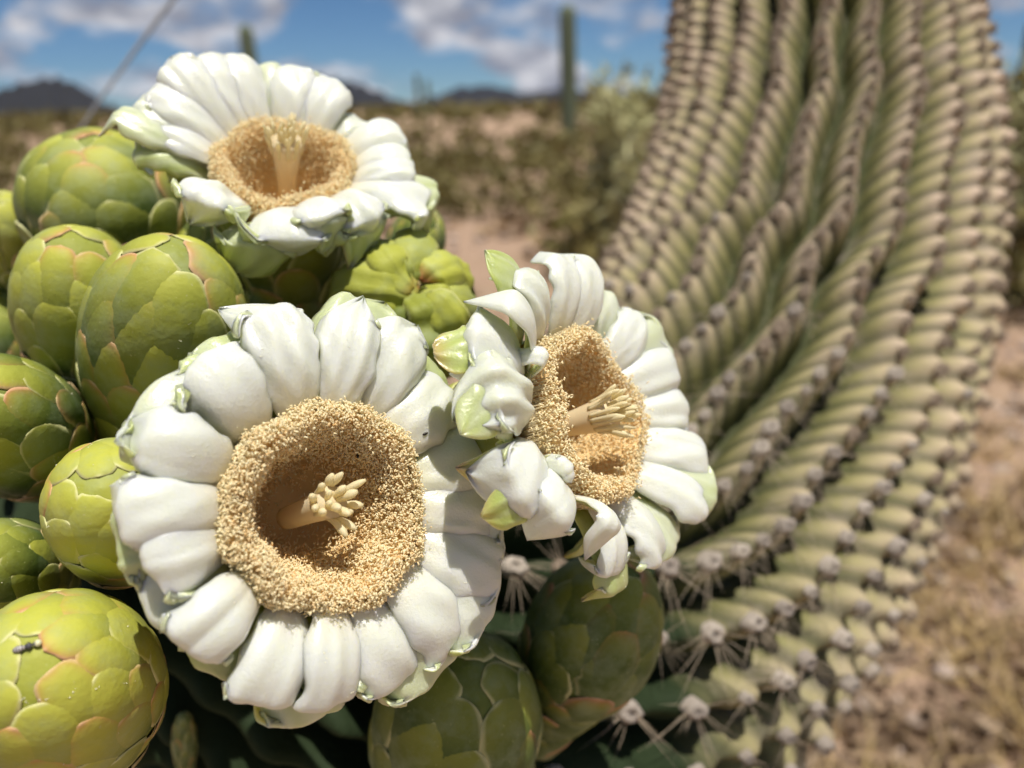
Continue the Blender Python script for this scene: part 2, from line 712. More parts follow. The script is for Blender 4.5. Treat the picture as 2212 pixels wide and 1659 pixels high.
far_saguaro(553, 52, 27, 26, 'slim distant saguaro rising behind the petals of the highest flower')
far_saguaro(1227, 8, 31, 23, 'tall distant saguaro standing in the gap beside the spiny arm')
far_saguaro(2222, 38, 40, 21, 'distant saguaro cut by the right edge of the picture')
far_saguaro(904, 158, 9, 70, 'very small far saguaro above the dark hills, the taller of the pair')
far_saguaro(926, 172, 8, 80, 'very small far saguaro above the dark hills, the shorter of the pair')


def desert_tree(name, px, d, h, w, n, label, mat, cat='shrub', seed=1, lsize=0.05):
    r = np.random.default_rng(seed)
    g = gpos(px, d)
    root = empty(name, Matrix.Translation(Vector(g)), label, cat, 'pale desert shrubs around the arm')
    Vs, Fs, off = [], [], 0
    tips = []
    for i in range(9):
        az = i * 2.4 + r.uniform(-.3, .3)
        q = np.linspace(0, 1, 8)
        rr = w * r.uniform(0.25, 0.8)
        path = np.column_stack([np.cos(az) * rr * q ** 1.3, np.sin(az) * rr * q ** 1.3, h * r.uniform(0.55, 0.92) * q])
        path += np.cumsum(r.normal(0, 0.012, (8, 3)), 0)
        path[0] = [0.02 * math.cos(az), 0.02 * math.sin(az), -0.02]
        V, F = tube(path, np.linspace(0.028, 0.006, 8), 6)
        Vs.append(V)
        Fs += [[a + off for a in f] for f in F]
        off += len(V)
        tips += [path[4], path[6], path[7]]
    obj('trunk', new_mesh('shrub_trunk', np.concatenate(Vs), Fs, mat=BARK), root)
    parts = []
    for t in tips:
        parts.append(leaf_cloud(t + r.normal(0, 0.05, 3), (w * 0.33, w * 0.33, h * 0.16), n // len(tips), lsize, 2.2, r))
    V, F, M = join(parts)
    obj('crown', new_mesh('shrub_crown', V, F, M, mat), root, kind='stuff')


BARK = mat_simple('grey_bark', (0.22, 0.18, 0.14), (0.34, 0.29, 0.23), 40, 0.9)
desert_tree('cholla_shrub', 1330, 6.2, 1.42, 0.34, 1500, 'pale yellow green wispy shrub just beyond the edge of the spiny arm', LEAF_PALE, seed=2, lsize=0.035)
desert_tree('cholla_shrub', 1395, 4.6, 1.15, 0.30, 1200, 'low pale tangled shrub touching the edge of the spiny arm', LEAF_PALE, seed=8, lsize=0.03)
desert_tree('cholla_shrub', 2215, 6.0, 1.40, 0.40, 1300, 'greyish green shrub at the right edge of the picture, beneath the distant saguaro', LEAF_PALE, seed=4, lsize=0.035)

# pale dead stick and slanting grass stalk
STICK = mat_simple('bleached_wood', (0.42, 0.36, 0.33), (0.58, 0.52, 0.48), 60, 0.85)
pp = [P(1385, 1270, 1.36), P(1425, 1360, 1.32), P(1442, 1470, 1.27), P(1440, 1580, 1.2), P(1436, 1720, 1.12)]
q = np.linspace(0, 4, 24)
path = np.stack([np.interp(q, range(5), [p[i] for p in pp]) for i in range(3)], -1)
path[:, 2] = np.maximum(path[:, 2] * 0 + 0.03, 0.03) + 0.012 * np.sin(q * 2)
for i in range(len(path)):
    px = np.interp(q[i], range(5), [1385, 1425, 1442, 1440, 1436])
    py = np.interp(q[i], range(5), [1270, 1360, 1470, 1580, 1720])
    rr_ = ray(px, py)
    t_ = (path[i, 2] - CAM[2]) / rr_[2]
    path[i] = CAM + rr_ * t_
V, F = tube(path, np.linspace(0.006, 0.013, 24), 8)
obj('dead_stick', new_mesh('dead_stick', V, F, mat=STICK), label='pale bleached dead stick lying on the sand below the spiny arm', category='stick')

STALK = mat_simple('dry_stalk', (0.16, 0.16, 0.17), (0.22, 0.22, 0.23), 50, 0.8)
q = np.linspace(0, 1, 20)
path = np.array([P(140 + 250 * t + 30 * t * t, 330 - 390 * t, 0.62 + 0.1 * t) for t in q])
V, F = tube(path, np.interp(q, [0, 0.5, 1], [0.0006, 0.0017, 0.0024]), 6)
obj('dry_stalk', new_mesh('dry_stalk', V, F, mat=STALK), label='thin grey dry stalk slanting up across the sky behind the buds', category='stalk')


# ------------------------------------------------------------------ buds
def bud_profile(kind):
    if kind == 'tube':
        zs = np.array([0.0, 0.2, 0.45, 0.7, 0.9, 1.0])
        rs = np.array([0.50, 0.60, 0.70, 0.84, 0.98, 1.0])
    elif kind == 'pear':
        zs = np.array([0.0, 0.12, 0.3, 0.5, 0.68, 0.82, 0.92, 0.975, 1.0])
        rs = np.array([0.30, 0.38, 0.58, 0.86, 1.0, 0.95, 0.72, 0.42, 0.0])
    else:
        zs = np.array([0.0, 0.15, 0.35, 0.55, 0.72, 0.85, 0.93, 0.98, 1.0])
        rs = np.array([0.52, 0.68, 0.90, 1.0, 0.97, 0.80, 0.57, 0.31, 0.0])
    return zs, rs


def catmull(xs, ys, q):
    """smooth monotone-ish interpolation"""
    xs, ys = np.asarray(xs, float), np.asarray(ys, float)
    m = np.gradient(ys, xs)
    i = np.clip(np.searchsorted(xs, q) - 1, 0, len(xs) - 2)
    h = xs[i + 1] - xs[i]
    t = (q - xs[i]) / h
    return ((2 * t ** 3 - 3 * t ** 2 + 1) * ys[i] + (t ** 3 - 2 * t ** 2 + t) * h * m[i] +
            (-2 * t ** 3 + 3 * t ** 2) * ys[i + 1] + (t ** 3 - t ** 2) * h * m[i + 1])


def build_bud(root, L, R, n, kind='bud', seed=0, yellow=0.5, red=0.5, part_parent=None, scale_len=0.34, z0=0.0,
              t_lo=0.05, t_hi=0.975, wide=1.0):
    """body of revolution with overlapping scales, along local +z from z0"""
    r = np.random.default_rng(seed + 100)
    zs, rs = bud_profile(kind)
    # arc-length table of profile
    if kind == 'tube':
        qq = np.linspace(0, 1, 200)
        pz, pr = qq, np.interp(qq, zs, rs)
    else:
        # rounded cap: use angle param near the apex
        qq = np.linspace(0, 1, 400)
        pz = np.sin(np.clip(qq, 0, 1) * math.pi / 2) ** 1.0
        zz_ = pz
        pr = np.interp(zz_, zs, rs)
        zc = np.array([zs[4] if False else 0.60])[0]
        rc = np.interp(zc, zs, rs)
        cap = zz_ > zc
        pr[cap] = rc * np.sqrt(np.clip(1 - ((zz_[cap] - zc) / (1 - zc)) ** 2.2, 0, 1))
        ker = np.ones(9) / 9
        prs = np.convolve(np.pad(pr, 4, mode='edge'), ker, 'valid')
        pr = np.where(zz_ < 0.93, prs, pr)
    Z = pz * L
    Rr = pr * R
    s = np.concatenate([[0], np.cumsum(np.hypot(np.diff(Z), np.diff(Rr)))])
    S = s[-1]

    def surf(sv, phi, off):
        sv = np.clip(sv, 0, S if kind == 'tube' else S * 2)
        over = sv > S
        sc = np.where(over, 2 * S - sv, sv)
        z = np.interp(sc, s, Z)
        rr = np.interp(sc, s, Rr)
        e = S * 0.004
        dz = np.interp(np.minimum(sc + e, S), s, Z) - np.interp(np.maximum(sc - e, 0), s, Z)
        dr = np.interp(np.minimum(sc + e, S), s, Rr) - np.interp(np.maximum(sc - e, 0), s, Rr)
        ln = np.hypot(dz, dr) + 1e-9
        nr_, nz_ = dz / ln, -dr / ln
        sg = np.where(over, -1.0, 1.0)
        x = (sg * rr + sg * nr_ * off)
        return np.stack([x * np.cos(phi), x * np.sin(phi), z0 + z + nz_ * off], -1)
    # body
    nv, nu = 30, 28
    sv = np.linspace(0, S, nv)[:, None] * np.ones((1, nu))
    ph = np.linspace(0, 2 * math.pi, nu, endpoint=False)[None, :] * np.ones((nv, 1))
    Vb = surf(sv, ph, -0.0001 * np.ones_like(sv))
    mk = np.zeros((nv, nu, 3))
    mk[..., 0] = np.clip(yellow * (sv / S), 0, 1)
    body = obj('body' if part_parent is None else 'tube', new_mesh('bud_body', Vb.reshape(-1, 3), grid_faces(nv, nu, 0, True), mk.reshape(-1, 3), SCALE), root)
    par = root if part_parent is None else body
    GA = 2.39996
    spin = r.uniform(0, 6.28)
    hand = 1 if r.uniform() < 0.5 else -1
    for i in range(n):
        t = t_lo + (t_hi - t_lo) * ((i + 0.5) / n) ** 0.80          # tip position along the arc
        tip_s = S * t * (1.0 if kind == 'tube' else 1.015)
        Ls = S * scale_len * r.uniform(0.85, 1.12) * (0.75 + 0.45 * t)
        if kind != 'tube' and t > 0.9:
            Ls *= 0.9
        phi0 = spin + hand * GA * i + r.normal(0, 0.10)
        wmax = R * (0.30 + 0.055 * t) * wide * r.uniform(0.85, 1.2)
        nv, nu = 18, 11
        v = 1 - (1 - np.linspace(0, 1, nv)) ** 1.7
        u = np.linspace(-1, 1, nu)
        wprof = np.interp(v, [0, 0.25, 0.5, 0.62, 1.0], [0.62, 0.80, 0.96, 1.0, 1.0]) * np.clip(1 - np.clip((v - 0.62) / 0.38, 0, 1) ** 2.3, 0.003, 1) ** 0.5
        en = smooth_noise(5, 0.035, (8, 40))
        en2 = smooth_noise(5, 0.035, (8, 40))
        tw = r.normal(0, 0.10)
        UU, VV = np.meshgrid(u, v)
        W = wmax * wprof[:, None] * (1 + np.where(UU < 0, en(VV), en2(VV)) * np.abs(UU))
        # edges near the tip follow a rounded end
        sv = tip_s - Ls * (1 - VV) + 0.0
        rl = np.interp(np.clip(np.where(sv > S, 2 * S - sv, sv), 0, S), s, Rr)
        rl = np.maximum(rl, R * 0.22)
        PH = phi0 + (UU * W) / rl + tw * (1 - VV)
        bul = r.uniform(0.07, 0.15) * wmax
        lift = np.interp(v, [0, 0.3, 0.7, 0.92, 1.0], [-0.05, -0.015, 0.020, 0.038, 0.030])[:, None] * R
        if r.uniform() < 0.14 and t < 0.6:
            lift = lift + 0.05 * R * (v[:, None] ** 5)
        tipcup = 1.0 - 0.25 * np.abs(UU) ** 3
        puff = bul * (1 - UU ** 2) * np.sin(np.clip(VV, 0, 1) * 3.0)[:] * 1.1
        off = lift * tipcup + puff - 0.00012 * r.uniform(0, 1)
        off -= 0.03 * R * (t - 0.5)                         # lower scales lie over upper ones
        top = surf(sv, PH, off)
        th = 0.0005 * np.sqrt(np.clip(1 - 0.85 * UU ** 2, 0, 1)) * (1 - 0.6 * VV ** 6)
        bot = surf(sv, PH, off - th)
        Vt, Ft = shell(top, bot)
        de = np.minimum((1 - np.abs(UU)) * W / wmax, (1 - VV) * Ls / wmax * 0.9)
        edge = np.exp(-(de / 0.055) ** 2) * np.clip(VV * 1.8, 0, 1)
        redv = r.uniform(0, 1) < red * (1.15 - 0.75 * t)
        rk = (r.uniform(0.6, 1.0) if redv else r.uniform(0, 0.05))
        redm = rk * np.exp(-de / 0.13) * np.clip((VV - 0.55) / 0.3, 0, 1)
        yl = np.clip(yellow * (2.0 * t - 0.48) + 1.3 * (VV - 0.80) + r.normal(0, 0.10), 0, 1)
        edge = edge * (0.8 - 0.35 * rk)
        m1 = np.stack([yl, edge, np.clip(redm, 0, 0.95)], -1).reshape(-1, 3)
        obj('scale', new_mesh('bud_scale', Vt, Ft, np.concatenate([m1, m1]), SCALE), par)
    return body


def make_bud(name, apex, base, rpx, n, label, seed, kind='bud', yellow=0.55, red=0.5, group='closed buds around the arm tip', **kw):
    A = P(*apex)
    B = P(*base)
    dm = 0.6 * apex[2] + 0.4 * base[2]
    R = rpx / FPX * dm
    M = frame(B, A - B, RGT)
    root = empty(name, Matrix(M), label, 'flower bud', group)
    build_bud(root, float(np.linalg.norm(A - B)), R, n, kind, seed, yellow, red, **kw)
    return root


make_bud('cactus_bud', (190, 300, 0.238), (275, 640, 0.275), 165, 65, 'plump green bud just below the highest flower, its sunlit dome against the scrub', 1, yellow=0.45, red=0.45)
make_bud('cactus_bud', (315, 290, 0.275), (380, 620, 0.29), 95, 51, 'mostly hidden yellow green bud peeping out behind the plump bud under the highest flower', 2)
make_bud('cactus_bud', (-10, 425, 0.25), (70, 640, 0.28), 75, 51, 'yellow green bud cut by the left edge, uppermost there', 3, yellow=0.8)
make_bud('cactus_bud', (140, 515, 0.195), (265, 930, 0.255), 140, 65, 'bright yellow green bud at the left edge, touching the large half shaded bud', 4, yellow=0.55, red=0.55)
make_bud('cactus_bud', (378, 545, 0.178), (340, 1010, 0.245), 168, 69, 'large bud with pink edged scales, half shaded on top by the highest flower', 5, yellow=0.5, red=0.65)
make_bud('cactus_bud', (-85, 850, 0.165), (150, 1010, 0.235), 140, 62, 'dull green bud pointing out of the left edge beside the dark hollow', 6, yellow=0.35, red=0.6)
make_bud('cactus_bud', (218, 1055, 0.148), (335, 1165, 0.215), 148, 64, 'bright bud facing the viewer, tucked against the big front flower', 7, yellow=0.8, red=0.6, wide=0.97, scale_len=0.32)
make_bud('cactus_bud', (-60, 1200, 0.165), (120, 1270, 0.215), 105, 58, 'small dark green bud at the left edge between two larger bright buds', 8, yellow=0.35, red=0.3)
BUD8 = make_bud('cactus_bud', (78, 1420, 0.134), (215, 1570, 0.200), 192, 78, 'biggest bud, in the bottom left corner, with petal shadows and an insect on it', 9, yellow=0.72, red=0.75, wide=0.95, scale_len=0.31)
make_bud('cactus_bud', (925, 448, 0.27), (850, 660, 0.28), 62, 41, 'small shaded bud half hidden behind the right petals of the highest flower', 10, yellow=0.3)
make_bud('cactus_bud', (1352, 1228, 0.215), (1160, 1600, 0.258), 148, 69, 'deeply shaded pear shaped bud hanging below the side facing flower', 11, 'pear', yellow=0.12, red=0.45, wide=1.05)  # scales tinted darker green to paint in the shade it hangs in
make_bud('cactus_bud', (1005, 1440, 0.196), (960, 1760, 0.262), 178, 61, 'shaded bud at the bottom edge under the big front flower', 12, yellow=0.18, red=0.6)  # little yellow: shade under the front flower is put into the scale colour
make_bud('cactus_bud', (396, 1540, 0.245), (402, 1690, 0.265), 26, 30, 'tiny out of focus young bud catching light in the dark gap at the bottom', 13, yellow=0.15)
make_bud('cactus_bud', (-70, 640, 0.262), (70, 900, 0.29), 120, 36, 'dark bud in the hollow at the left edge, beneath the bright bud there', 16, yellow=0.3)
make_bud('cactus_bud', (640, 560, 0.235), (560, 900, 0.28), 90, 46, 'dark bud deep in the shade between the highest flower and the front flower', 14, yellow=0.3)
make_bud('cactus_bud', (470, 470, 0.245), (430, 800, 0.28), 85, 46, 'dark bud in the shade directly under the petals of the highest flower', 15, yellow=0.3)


# ------------------------------------------------------------------ flowers
class Flower:
    def __init__(self, center, depth, axis_c, R, label):
        self.O = P(center[0], center[1], depth)
        self.axis = nrm(C2W(axis_c))
        self.R = R
        self.M = frame(self.O, self.axis, RGT)
        self.Mi = np.linalg.inv(self.M)
        self.root = empty('cactus_flower', Matrix(self.M), label, 'flower', 'open white flowers on the arm tip')
        self.cam = (self.Mi @ np.append(CAM, 1))[:3]

    def lray(self, px, py):
        return self.Mi[:3, :3] @ ray(px, py)

    def locate(self, px, py, Rt, h0, a=0.22, b=0.30):
        d = self.lray(px, py)
        dep = np.linspace(0.08, 0.34, 1400)
        pts = self.cam + dep[:, None] * d
        r = np.hypot(pts[:, 0], pts[:, 1])
        c = ((r - Rt) / (a * self.R)) ** 2 + ((pts[:, 2] - h0) / (b * self.R)) ** 2
        i = int(np.argmin(c))
        return pts[i], dep[i]


TIPS = {
    'mucro': ([0, .10, .25, .45, .65, .80, .88, .93, .97, 1], [.50, .70, .86, .95, 1, .98, .86, .62, .32, .04]),
    'point': ([0, .10, .25, .45, .62, .75, .84, .91, .96, 1], [.50, .66, .84, .97, 1, .90, .70, .44, .22, .03]),
    'blunt': ([0, .10, .25, .45, .65, .82, .90, .95, .98, 1], [.50, .66, .84, .95, 1, .98, .90, .74, .55, .30]),
}


def petal(Fl, end, wpx, curl=75, lc=0.55, fold=0.24, tside=None, pw=1.6, th=54, tip='mucro', green=0.0, back=0.55, red=0.0, roll=0.0, roll2=None,
          Rt=2.15, h0=0.0, bulge=0.36, daz=0.0, rb=0.97, hb=-0.14, rag=0.07, seed=None, cream=0.5, thick=0.0013, lift=0.0,
          side_green=0.0, gtip=0.25, a=0.22, b=0.30, crease=0.0, name='petal', wav=0.03):
    r = np.random.default_rng(seed if seed is not None else int(abs(end[0] * 7 + end[1] * 13)))
    R = Fl.R
    E, dep = Fl.locate(end[0], end[1], Rt * R, h0 * R, a, b)
    az = math.atan2(E[1], E[0]) + daz
    B = np.array([math.cos(az) * rb * R, math.sin(az) * rb * R, hb * R + lift * R])
    C = 0.5 * (B + E)
    zax = np.array([0, 0, 1.0])
    C = C + zax * bulge * R
    # centre line: bezier, then a curl
    t = np.linspace(0, 1, 60)[:, None]
    bz = (1 - t) ** 2 * B + 2 * t * (1 - t) * C + t ** 2 * E
    tg = nrm(E - C)
    chord = nrm(E - B)
    side = nrm(np.cross(chord, zax))
    n0 = np.cross(side, tg)
    if n0[2] < 0:
        side = -side
        n0 = -n0
    m = 50
    Lc = lc * R
    ang = math.radians(curl)
    pts = [E]
    cur = E.copy()
    for i in range(m):
        f = (i + 0.5) / m
        al = ang * min(1.0, f / fold) ** 0.85
        d = math.cos(al) * tg - math.sin(al) * n0
        cur = cur + d * Lc / m
        pts.append(cur.copy())
    line = np.concatenate([bz, np.array(pts[1:])])
    s = np.concatenate([[0], np.cumsum(np.linalg.norm(np.diff(line, axis=0), axis=1))])
    s /= s[-1]
    nv, nu = 40, 25
    v = np.linspace(0, 1, nv)
    # denser towards the tip
    v = v ** 0.9
    cl = np.stack([np.interp(v, s, line[:, k]) for k in range(3)], -1)
    half = 0.5 * 1.12 * wpx / FPX * dep
    if tside is None:
        tside = r.choice([-1, 1]) * r.uniform(0.2, 0.75)
    cl = cl + side * (tside * half * np.clip((v - 0.72) / 0.28, 0, 1) ** 1.4)[:, None]
    T = nrm(np.gradient(cl, axis=0))
    S_ = nrm(side - T * (T @ side)[:, None])
    N = np.cross(S_, T)
    xs, ys = TIPS[tip]
    wv = half * catmull(xs, ys, v)
    wv = np.maximum(wv, half * 0.02)
    u = np.linspace(-1, 1, nu)
    UU, VV = np.meshgrid(u, v)
    e1 = smooth_noise(6, rag, (6, 34), r.integers(1e6))
    e2 = smooth_noise(6, rag, (6, 34), r.integers(1e6))
    WW = wv[:, None] * (1 + np.where(UU < 0, e1(VV), e2(VV)) * np.abs(UU) ** 2)
    if roll2 is None:
        roll2 = roll
    ro = np.radians(roll + (roll2 - roll) * v + r.normal(0, 2))
    thv = np.radians(th) * np.interp(v, [0, 0.2, 0.7, 1], [0.45, 0.9, 1.0, 0.75])
    uf = np.linspace(0, 1, 60)
    phi = thv[:, None] * 1.35 * uf[None] ** pw
    cxx = np.concatenate([np.zeros((nv, 1)), np.cumsum(np.cos(0.5 * (phi[:, 1:] + phi[:, :-1])), 1) / 59], 1)
    cyy = np.concatenate([np.zeros((nv, 1)), -np.cumsum(np.sin(0.5 * (phi[:, 1:] + phi[:, :-1])), 1) / 59], 1)
    X = np.zeros_like(UU)
    Y = np.zeros_like(UU)
    for k in range(nv):
        wd = 1.0 / cxx[k].max()
        X[k] = np.sign(u) * np.interp(np.abs(u), uf, cxx[k]) * wd
        Y[k] = np.interp(np.abs(u), uf, cyy[k]) * wd
    X = X * WW
    Y = Y * WW
    # waviness and longitudinal creases
    w1, w2 = smooth_noise(5, 1.0, (3, 13), r.integers(1e6)), smooth_noise(5, 1.0, (2, 7), r.integers(1e6))
    bumpy = half * wav * (w1(VV * 1.3 + UU * 0.7) + w2(UU * 1.7 - VV * 0.8)) * np.clip(VV * 3, 0, 1)
    for _c in range(int(r.integers(1, 4))):
        u0, cw = r.uniform(-0.7, 0.7), r.uniform(0.05, 0.11)
        v0 = r.uniform(0.2, 0.6)
        Y = Y - half * r.uniform(0.015, 0.05) * np.exp(-((UU - u0 - 0.15 * (VV - 0.5)) / cw) ** 2) * np.exp(-((VV - v0 - 0.2) / 0.35) ** 2)
    Y = Y + bumpy - crease * half * np.exp(-(UU / 0.18) ** 2) * np.clip((VV - 0.2) * 2, 0, 1)
    Sr = S_ * np.cos(ro)[:, None] + N * np.sin(ro)[:, None]
    Nr = N * np.cos(ro)[:, None] - S_ * np.sin(ro)[:, None]
    top = cl[:, None, :] + X[..., None] * Sr[:, None, :] + Y[..., None] * Nr[:, None, :]
    # tip end waviness
    # normals for thickness
    du = np.gradient(top, axis=1)
    dv = np.gradient(top, axis=0)
    nn = nrm(np.cross(du, dv))
    sgn = np.sign(np.sum(nn * Nr[:, None, :], -1, keepdims=True).mean())
    nn = nn * sgn
    tk = thick * np.sqrt(np.clip(1 - 0.93 * UU ** 2, 0, 1)) * np.interp(v, [0, 0.1, 0.7, 0.95, 1], [0.6, 1, 1.1, 0.6, 0.1])[:, None]
    bot = top - nn * tk[..., None]
    V, F = shell(top, bot)
    gn = smooth_noise(6, 0.10, (3, 14), r.integers(1e6))
    vis = np.clip((VV - 0.62) / 0.38, 0, 1)
    gt = green + gtip * vis ** 2 + 0.16 * np.clip((np.abs(UU) - 0.72) / 0.28, 0, 1) + side_green * np.clip(-UU if side_green > 0 else 0, 0, 1)
    gt = gt + 0.12 * np.clip(0.25 - VV, 0, 1) + gn(VV * 2 + UU) * (0.25 + green)
    gb = back + 0.3 * vis + 0.2 * (1 - UU ** 2) + gn(VV - UU) * 0.5
    cr = cream * np.clip(1 - VV / 0.30, 0, 1) ** 1.3
    rd = red * np.clip((VV - 0.86) / 0.14, 0, 1) ** 1.5 + 0.6 * red * np.clip((np.abs(UU) - 0.86) / 0.14, 0, 1) * np.clip((VV - 0.6) / 0.3, 0, 1)
    z = np.zeros_like(UU)
    mt = np.stack([np.clip(gt, 0, 1), np.clip(rd, 0, 0.9) + z, np.clip(cr, 0, 0.8) + z], -1).reshape(-1, 3)
    mb = np.stack([np.clip(gb, 0, 1), np.clip(rd, 0, 0.9) + z, 0.5 * np.clip(cr, 0, 0.8) + z], -1).reshape(-1, 3)
    return obj(name, new_mesh('petal', V, F, np.concatenate([mt, mb]), PETAL), Fl.root)


ANT_V = None


def capsules(cen, axis, length, rad, bend=0.25, r=None):
    """vectorised little bean shapes: 12 verts, 20 tris each"""
    n = len(cen)
    k = 5
    a = nrm(axis)
    p = nrm(np.cross(a, r.normal(0, 1, (n, 3))))
    q = np.cross(a, p)
    L = length[:, None]
    rows = [(cen - a * L * 0.5)[:, None, :]]
    for f, w in ((-0.26, 0.9), (0.26, 1.0)):
        ang = np.linspace(0, 2 * math.pi, k, endpoint=False) + (0.6 if f > 0 else 0)
        ring = cen[:, None, :] + (a * L * f)[:, None, :] + p[:, None, :] * (bend * length * (0.25 - f * f))[:, None, None] + \
            (rad * w)[:, None, None] * (np.cos(ang)[None, :, None] * p[:, None, :] + np.sin(ang)[None, :, None] * q[:, None, :])
        rows.append(ring)
    rows.append((cen + a * L * 0.5)[:, None, :])
    V = np.concatenate(rows, 1)
    F = []
    for i in range(k):
        j = (i + 1) % k
        F += [[0, 1 + j, 1 + i], [1 + i, 1 + j, 6 + i], [1 + j, 6 + j, 6 + i], [6 + i, 6 + j, 11]]
    F = np.array(F)
    FF = (F[None] + (np.arange(n) * 12)[:, None, None]).reshape(-1, 3)
    return V.reshape(-1, 3), FF


def strands(p0, p1, p2, rad):
    """vectorised thin 3-sided strands bent through p1"""
    n = len(p0)
    ts = np.linspace(0, 1, 5)
    rows = []
    d = nrm(p2 - p0)
    a = nrm(np.cross(d, [0.3, 0.5, 0.8]))
    b = np.cross(d, a)
    for t in ts:
        c = (1 - t) ** 2 * p0 + 2 * t * (1 - t) * p1 + t * t * p2
        for k in range(3):
            an = k * 2.0944
            rows.append(c + rad * (1 - 0.3 * t) * (math.cos(an) * a + math.sin(an) * b))
    V = np.stack(rows, 1).reshape(-1, 3)
    F = []
    for i in range(4):
        for k in range(3):
            j = (k + 1) % 3
            F.append([i * 3 + k, i * 3 + j, i * 3 + 3 + j, i * 3 + 3 + k])
    F = np.array(F)
    FF = (F[None] + (np.arange(n) * 15)[:, None, None]).reshape(-1, 4)
    return V, FF


def stamens(Fl, n, nf, seed, prof=None, lean=(0, 0)):
    r = np.random.default_rng(seed)
    R = Fl.R
    prof = prof or [(1.00, -0.12), (1.03, 0.06), (0.99, 0.18), (0.91, 0.23), (0.81, 0.18), (0.73, 0.0), (0.66, -0.3), (0.56, -0.65), (0.40, -1.0), (0.03, -1.2)]
    pr = np.array(prof) * R
    s = np.concatenate([[0], np.cumsum(np.hypot(*np.diff(pr, axis=0).T))])
    # area weighted sampling
    q = np.linspace(0, s[-1], 400)
    rq = np.interp(q, s, pr[:, 0])
    dens = rq * np.interp(q / s[-1], [0, 0.12, 0.4, 0.6, 0.8, 1.0], [0.9, 1.3, 1.2, 0.6, 0.25, 0.1])
    cdf = np.cumsum(dens)
    cdf /= cdf[-1]
    sv = np.interp(r.uniform(0, 1, n), cdf, q)
    ph = r.uniform(0, 2 * math.pi, n)
    l1, l2 = smooth_noise(5, 0.02, (2, 9), seed + 1), smooth_noise(6, 0.05, (5, 17), seed + 2)
    lump = lambda p: 1 + l1(p) + l1(2 * math.pi - p) * 0.0 + 0.015 * np.sin(3 * p + seed) + 0.018 * np.sin(7 * p + 2 * seed) + 0.02 * np.sin(11 * p)
    rr = np.interp(sv, s, pr[:, 0]) * (1 + (lump(ph) - 1) * np.interp(sv / s[-1], [0, 0.35, 0.6, 1], [1, 1, 0.6, 0.2]))
    hh = np.interp(sv, s, pr[:, 1]) + r.normal(0, 0.018, n) * R + 0.05 * R * np.sin(4 * ph + seed) * (sv < 0.5 * s[-1])
    rr = rr + r.normal(0, 0.022, n) * R
    # outliers sticking out
    k = r.uniform(0, 1, n) < 0.10
    hh[k] += np.abs(r.normal(0, 0.06, k.sum())) * R
    rr[k] += r.normal(0, 0.03, k.sum()) * R
    cen = np.column_stack([rr * np.cos(ph) + lean[0] * hh, rr * np.sin(ph) + lean[1] * hh, hh])
    # surface normal for orientation
    e = s[-1] * 0.01
    dr = np.interp(sv + e, s, pr[:, 0]) - np.interp(sv - e, s, pr[:, 0])
    dz = np.interp(sv + e, s, pr[:, 1]) - np.interp(sv - e, s, pr[:, 1])
    ln = np.hypot(dr, dz) + 1e-9
    nrr, nz = -dz / ln * -1, dr / ln * -1
    nrr, nz = dz / ln, -dr / ln
    nv_ = np.column_stack([nrr * np.cos(ph), nrr * np.sin(ph), nz])
    nv_ *= np.where((nz < 0) & (sv < 0.3 * s[-1]), -1, 1)[:, None]
    ax = nrm(0.15 * nv_ + r.normal(0, 0.75, (n, 3)))
    ln_ = R * r.uniform(0.030, 0.058, n)
    V1, F1 = capsules(cen, ax, ln_, R * r.uniform(0.0065, 0.0105, n), 0.6, r)
    c = np.repeat(np.clip(r.normal(0.62, 0.25, n) - 0.7 * (sv / s[-1]) ** 1.2 + 0.38, 0, 1), 12)
    M1 = np.stack([c, 0 * c, 0 * c], -1)
    # filaments: from below up to the anthers
    idx = r.choice(n, nf, replace=False)
    ca = cen[idx]
    pa = ph[idx]
    inner = sv[idx] > 0.45 * s[-1]
    rb = np.where(inner, np.maximum(rr[idx] + 0.10 * R, 0.2 * R), 0.94 * R)
    hb = np.where(inner, hh[idx] - 0.25 * R, -0.40 * R)
    b0 = np.column_stack([rb * np.cos(pa), rb * np.sin(pa), hb])
    mid = 0.5 * (b0 + ca)
    out = np.column_stack([np.cos(pa), np.sin(pa), 0 * pa])
    mid = mid + out * (np.where(inner, 0.03, 0.10) * R)[:, None]
    V2, F2 = strands(b0, mid, ca, 0.0048 * R)
    M2 = np.tile([0.6, 0.75, 0.0], (len(V2), 1))
    # backing funnel just under the anthers
    na = 72
    ang = np.linspace(0, 2 * math.pi, na, endpoint=False)
    qs = np.linspace(0, s[-1], 40)
    br = np.interp(qs, s, pr[:, 0])
    bh = np.interp(qs, s, pr[:, 1])
    e = s[-1] * 0.01
    dr = np.interp(qs + e, s, pr[:, 0]) - np.interp(qs - e, s, pr[:, 0])
    dz = np.interp(qs + e, s, pr[:, 1]) - np.interp(qs - e, s, pr[:, 1])
    ln = np.hypot(dr, dz) + 1e-9
    br2 = br - dz / ln * 0.075 * R
    bh2 = bh + dr / ln * 0.075 * R
    L = lump(ang)
    Vb = np.stack([(br2[:, None] * (1 + (L[None, :] - 1) * np.interp(qs / s[-1], [0, 0.35, 0.6, 1], [1, 1, 0.6, 0.2])[:, None])) * np.cos(ang)[None],
                   (br2[:, None] * (1 + (L[None, :] - 1) * np.interp(qs / s[-1], [0, 0.35, 0.6, 1], [1, 1, 0.6, 0.2])[:, None])) * np.sin(ang)[None],
                   bh2[:, None] + 0.05 * R * np.sin(4 * ang + seed)[None] * (qs < 0.5 * s[-1])[:, None]], -1)
    Vb[..., 0] += lean[0] * Vb[..., 2]
    Vb[..., 1] += lean[1] * Vb[..., 2]
    Fb = grid_faces(40, na, 0, True)
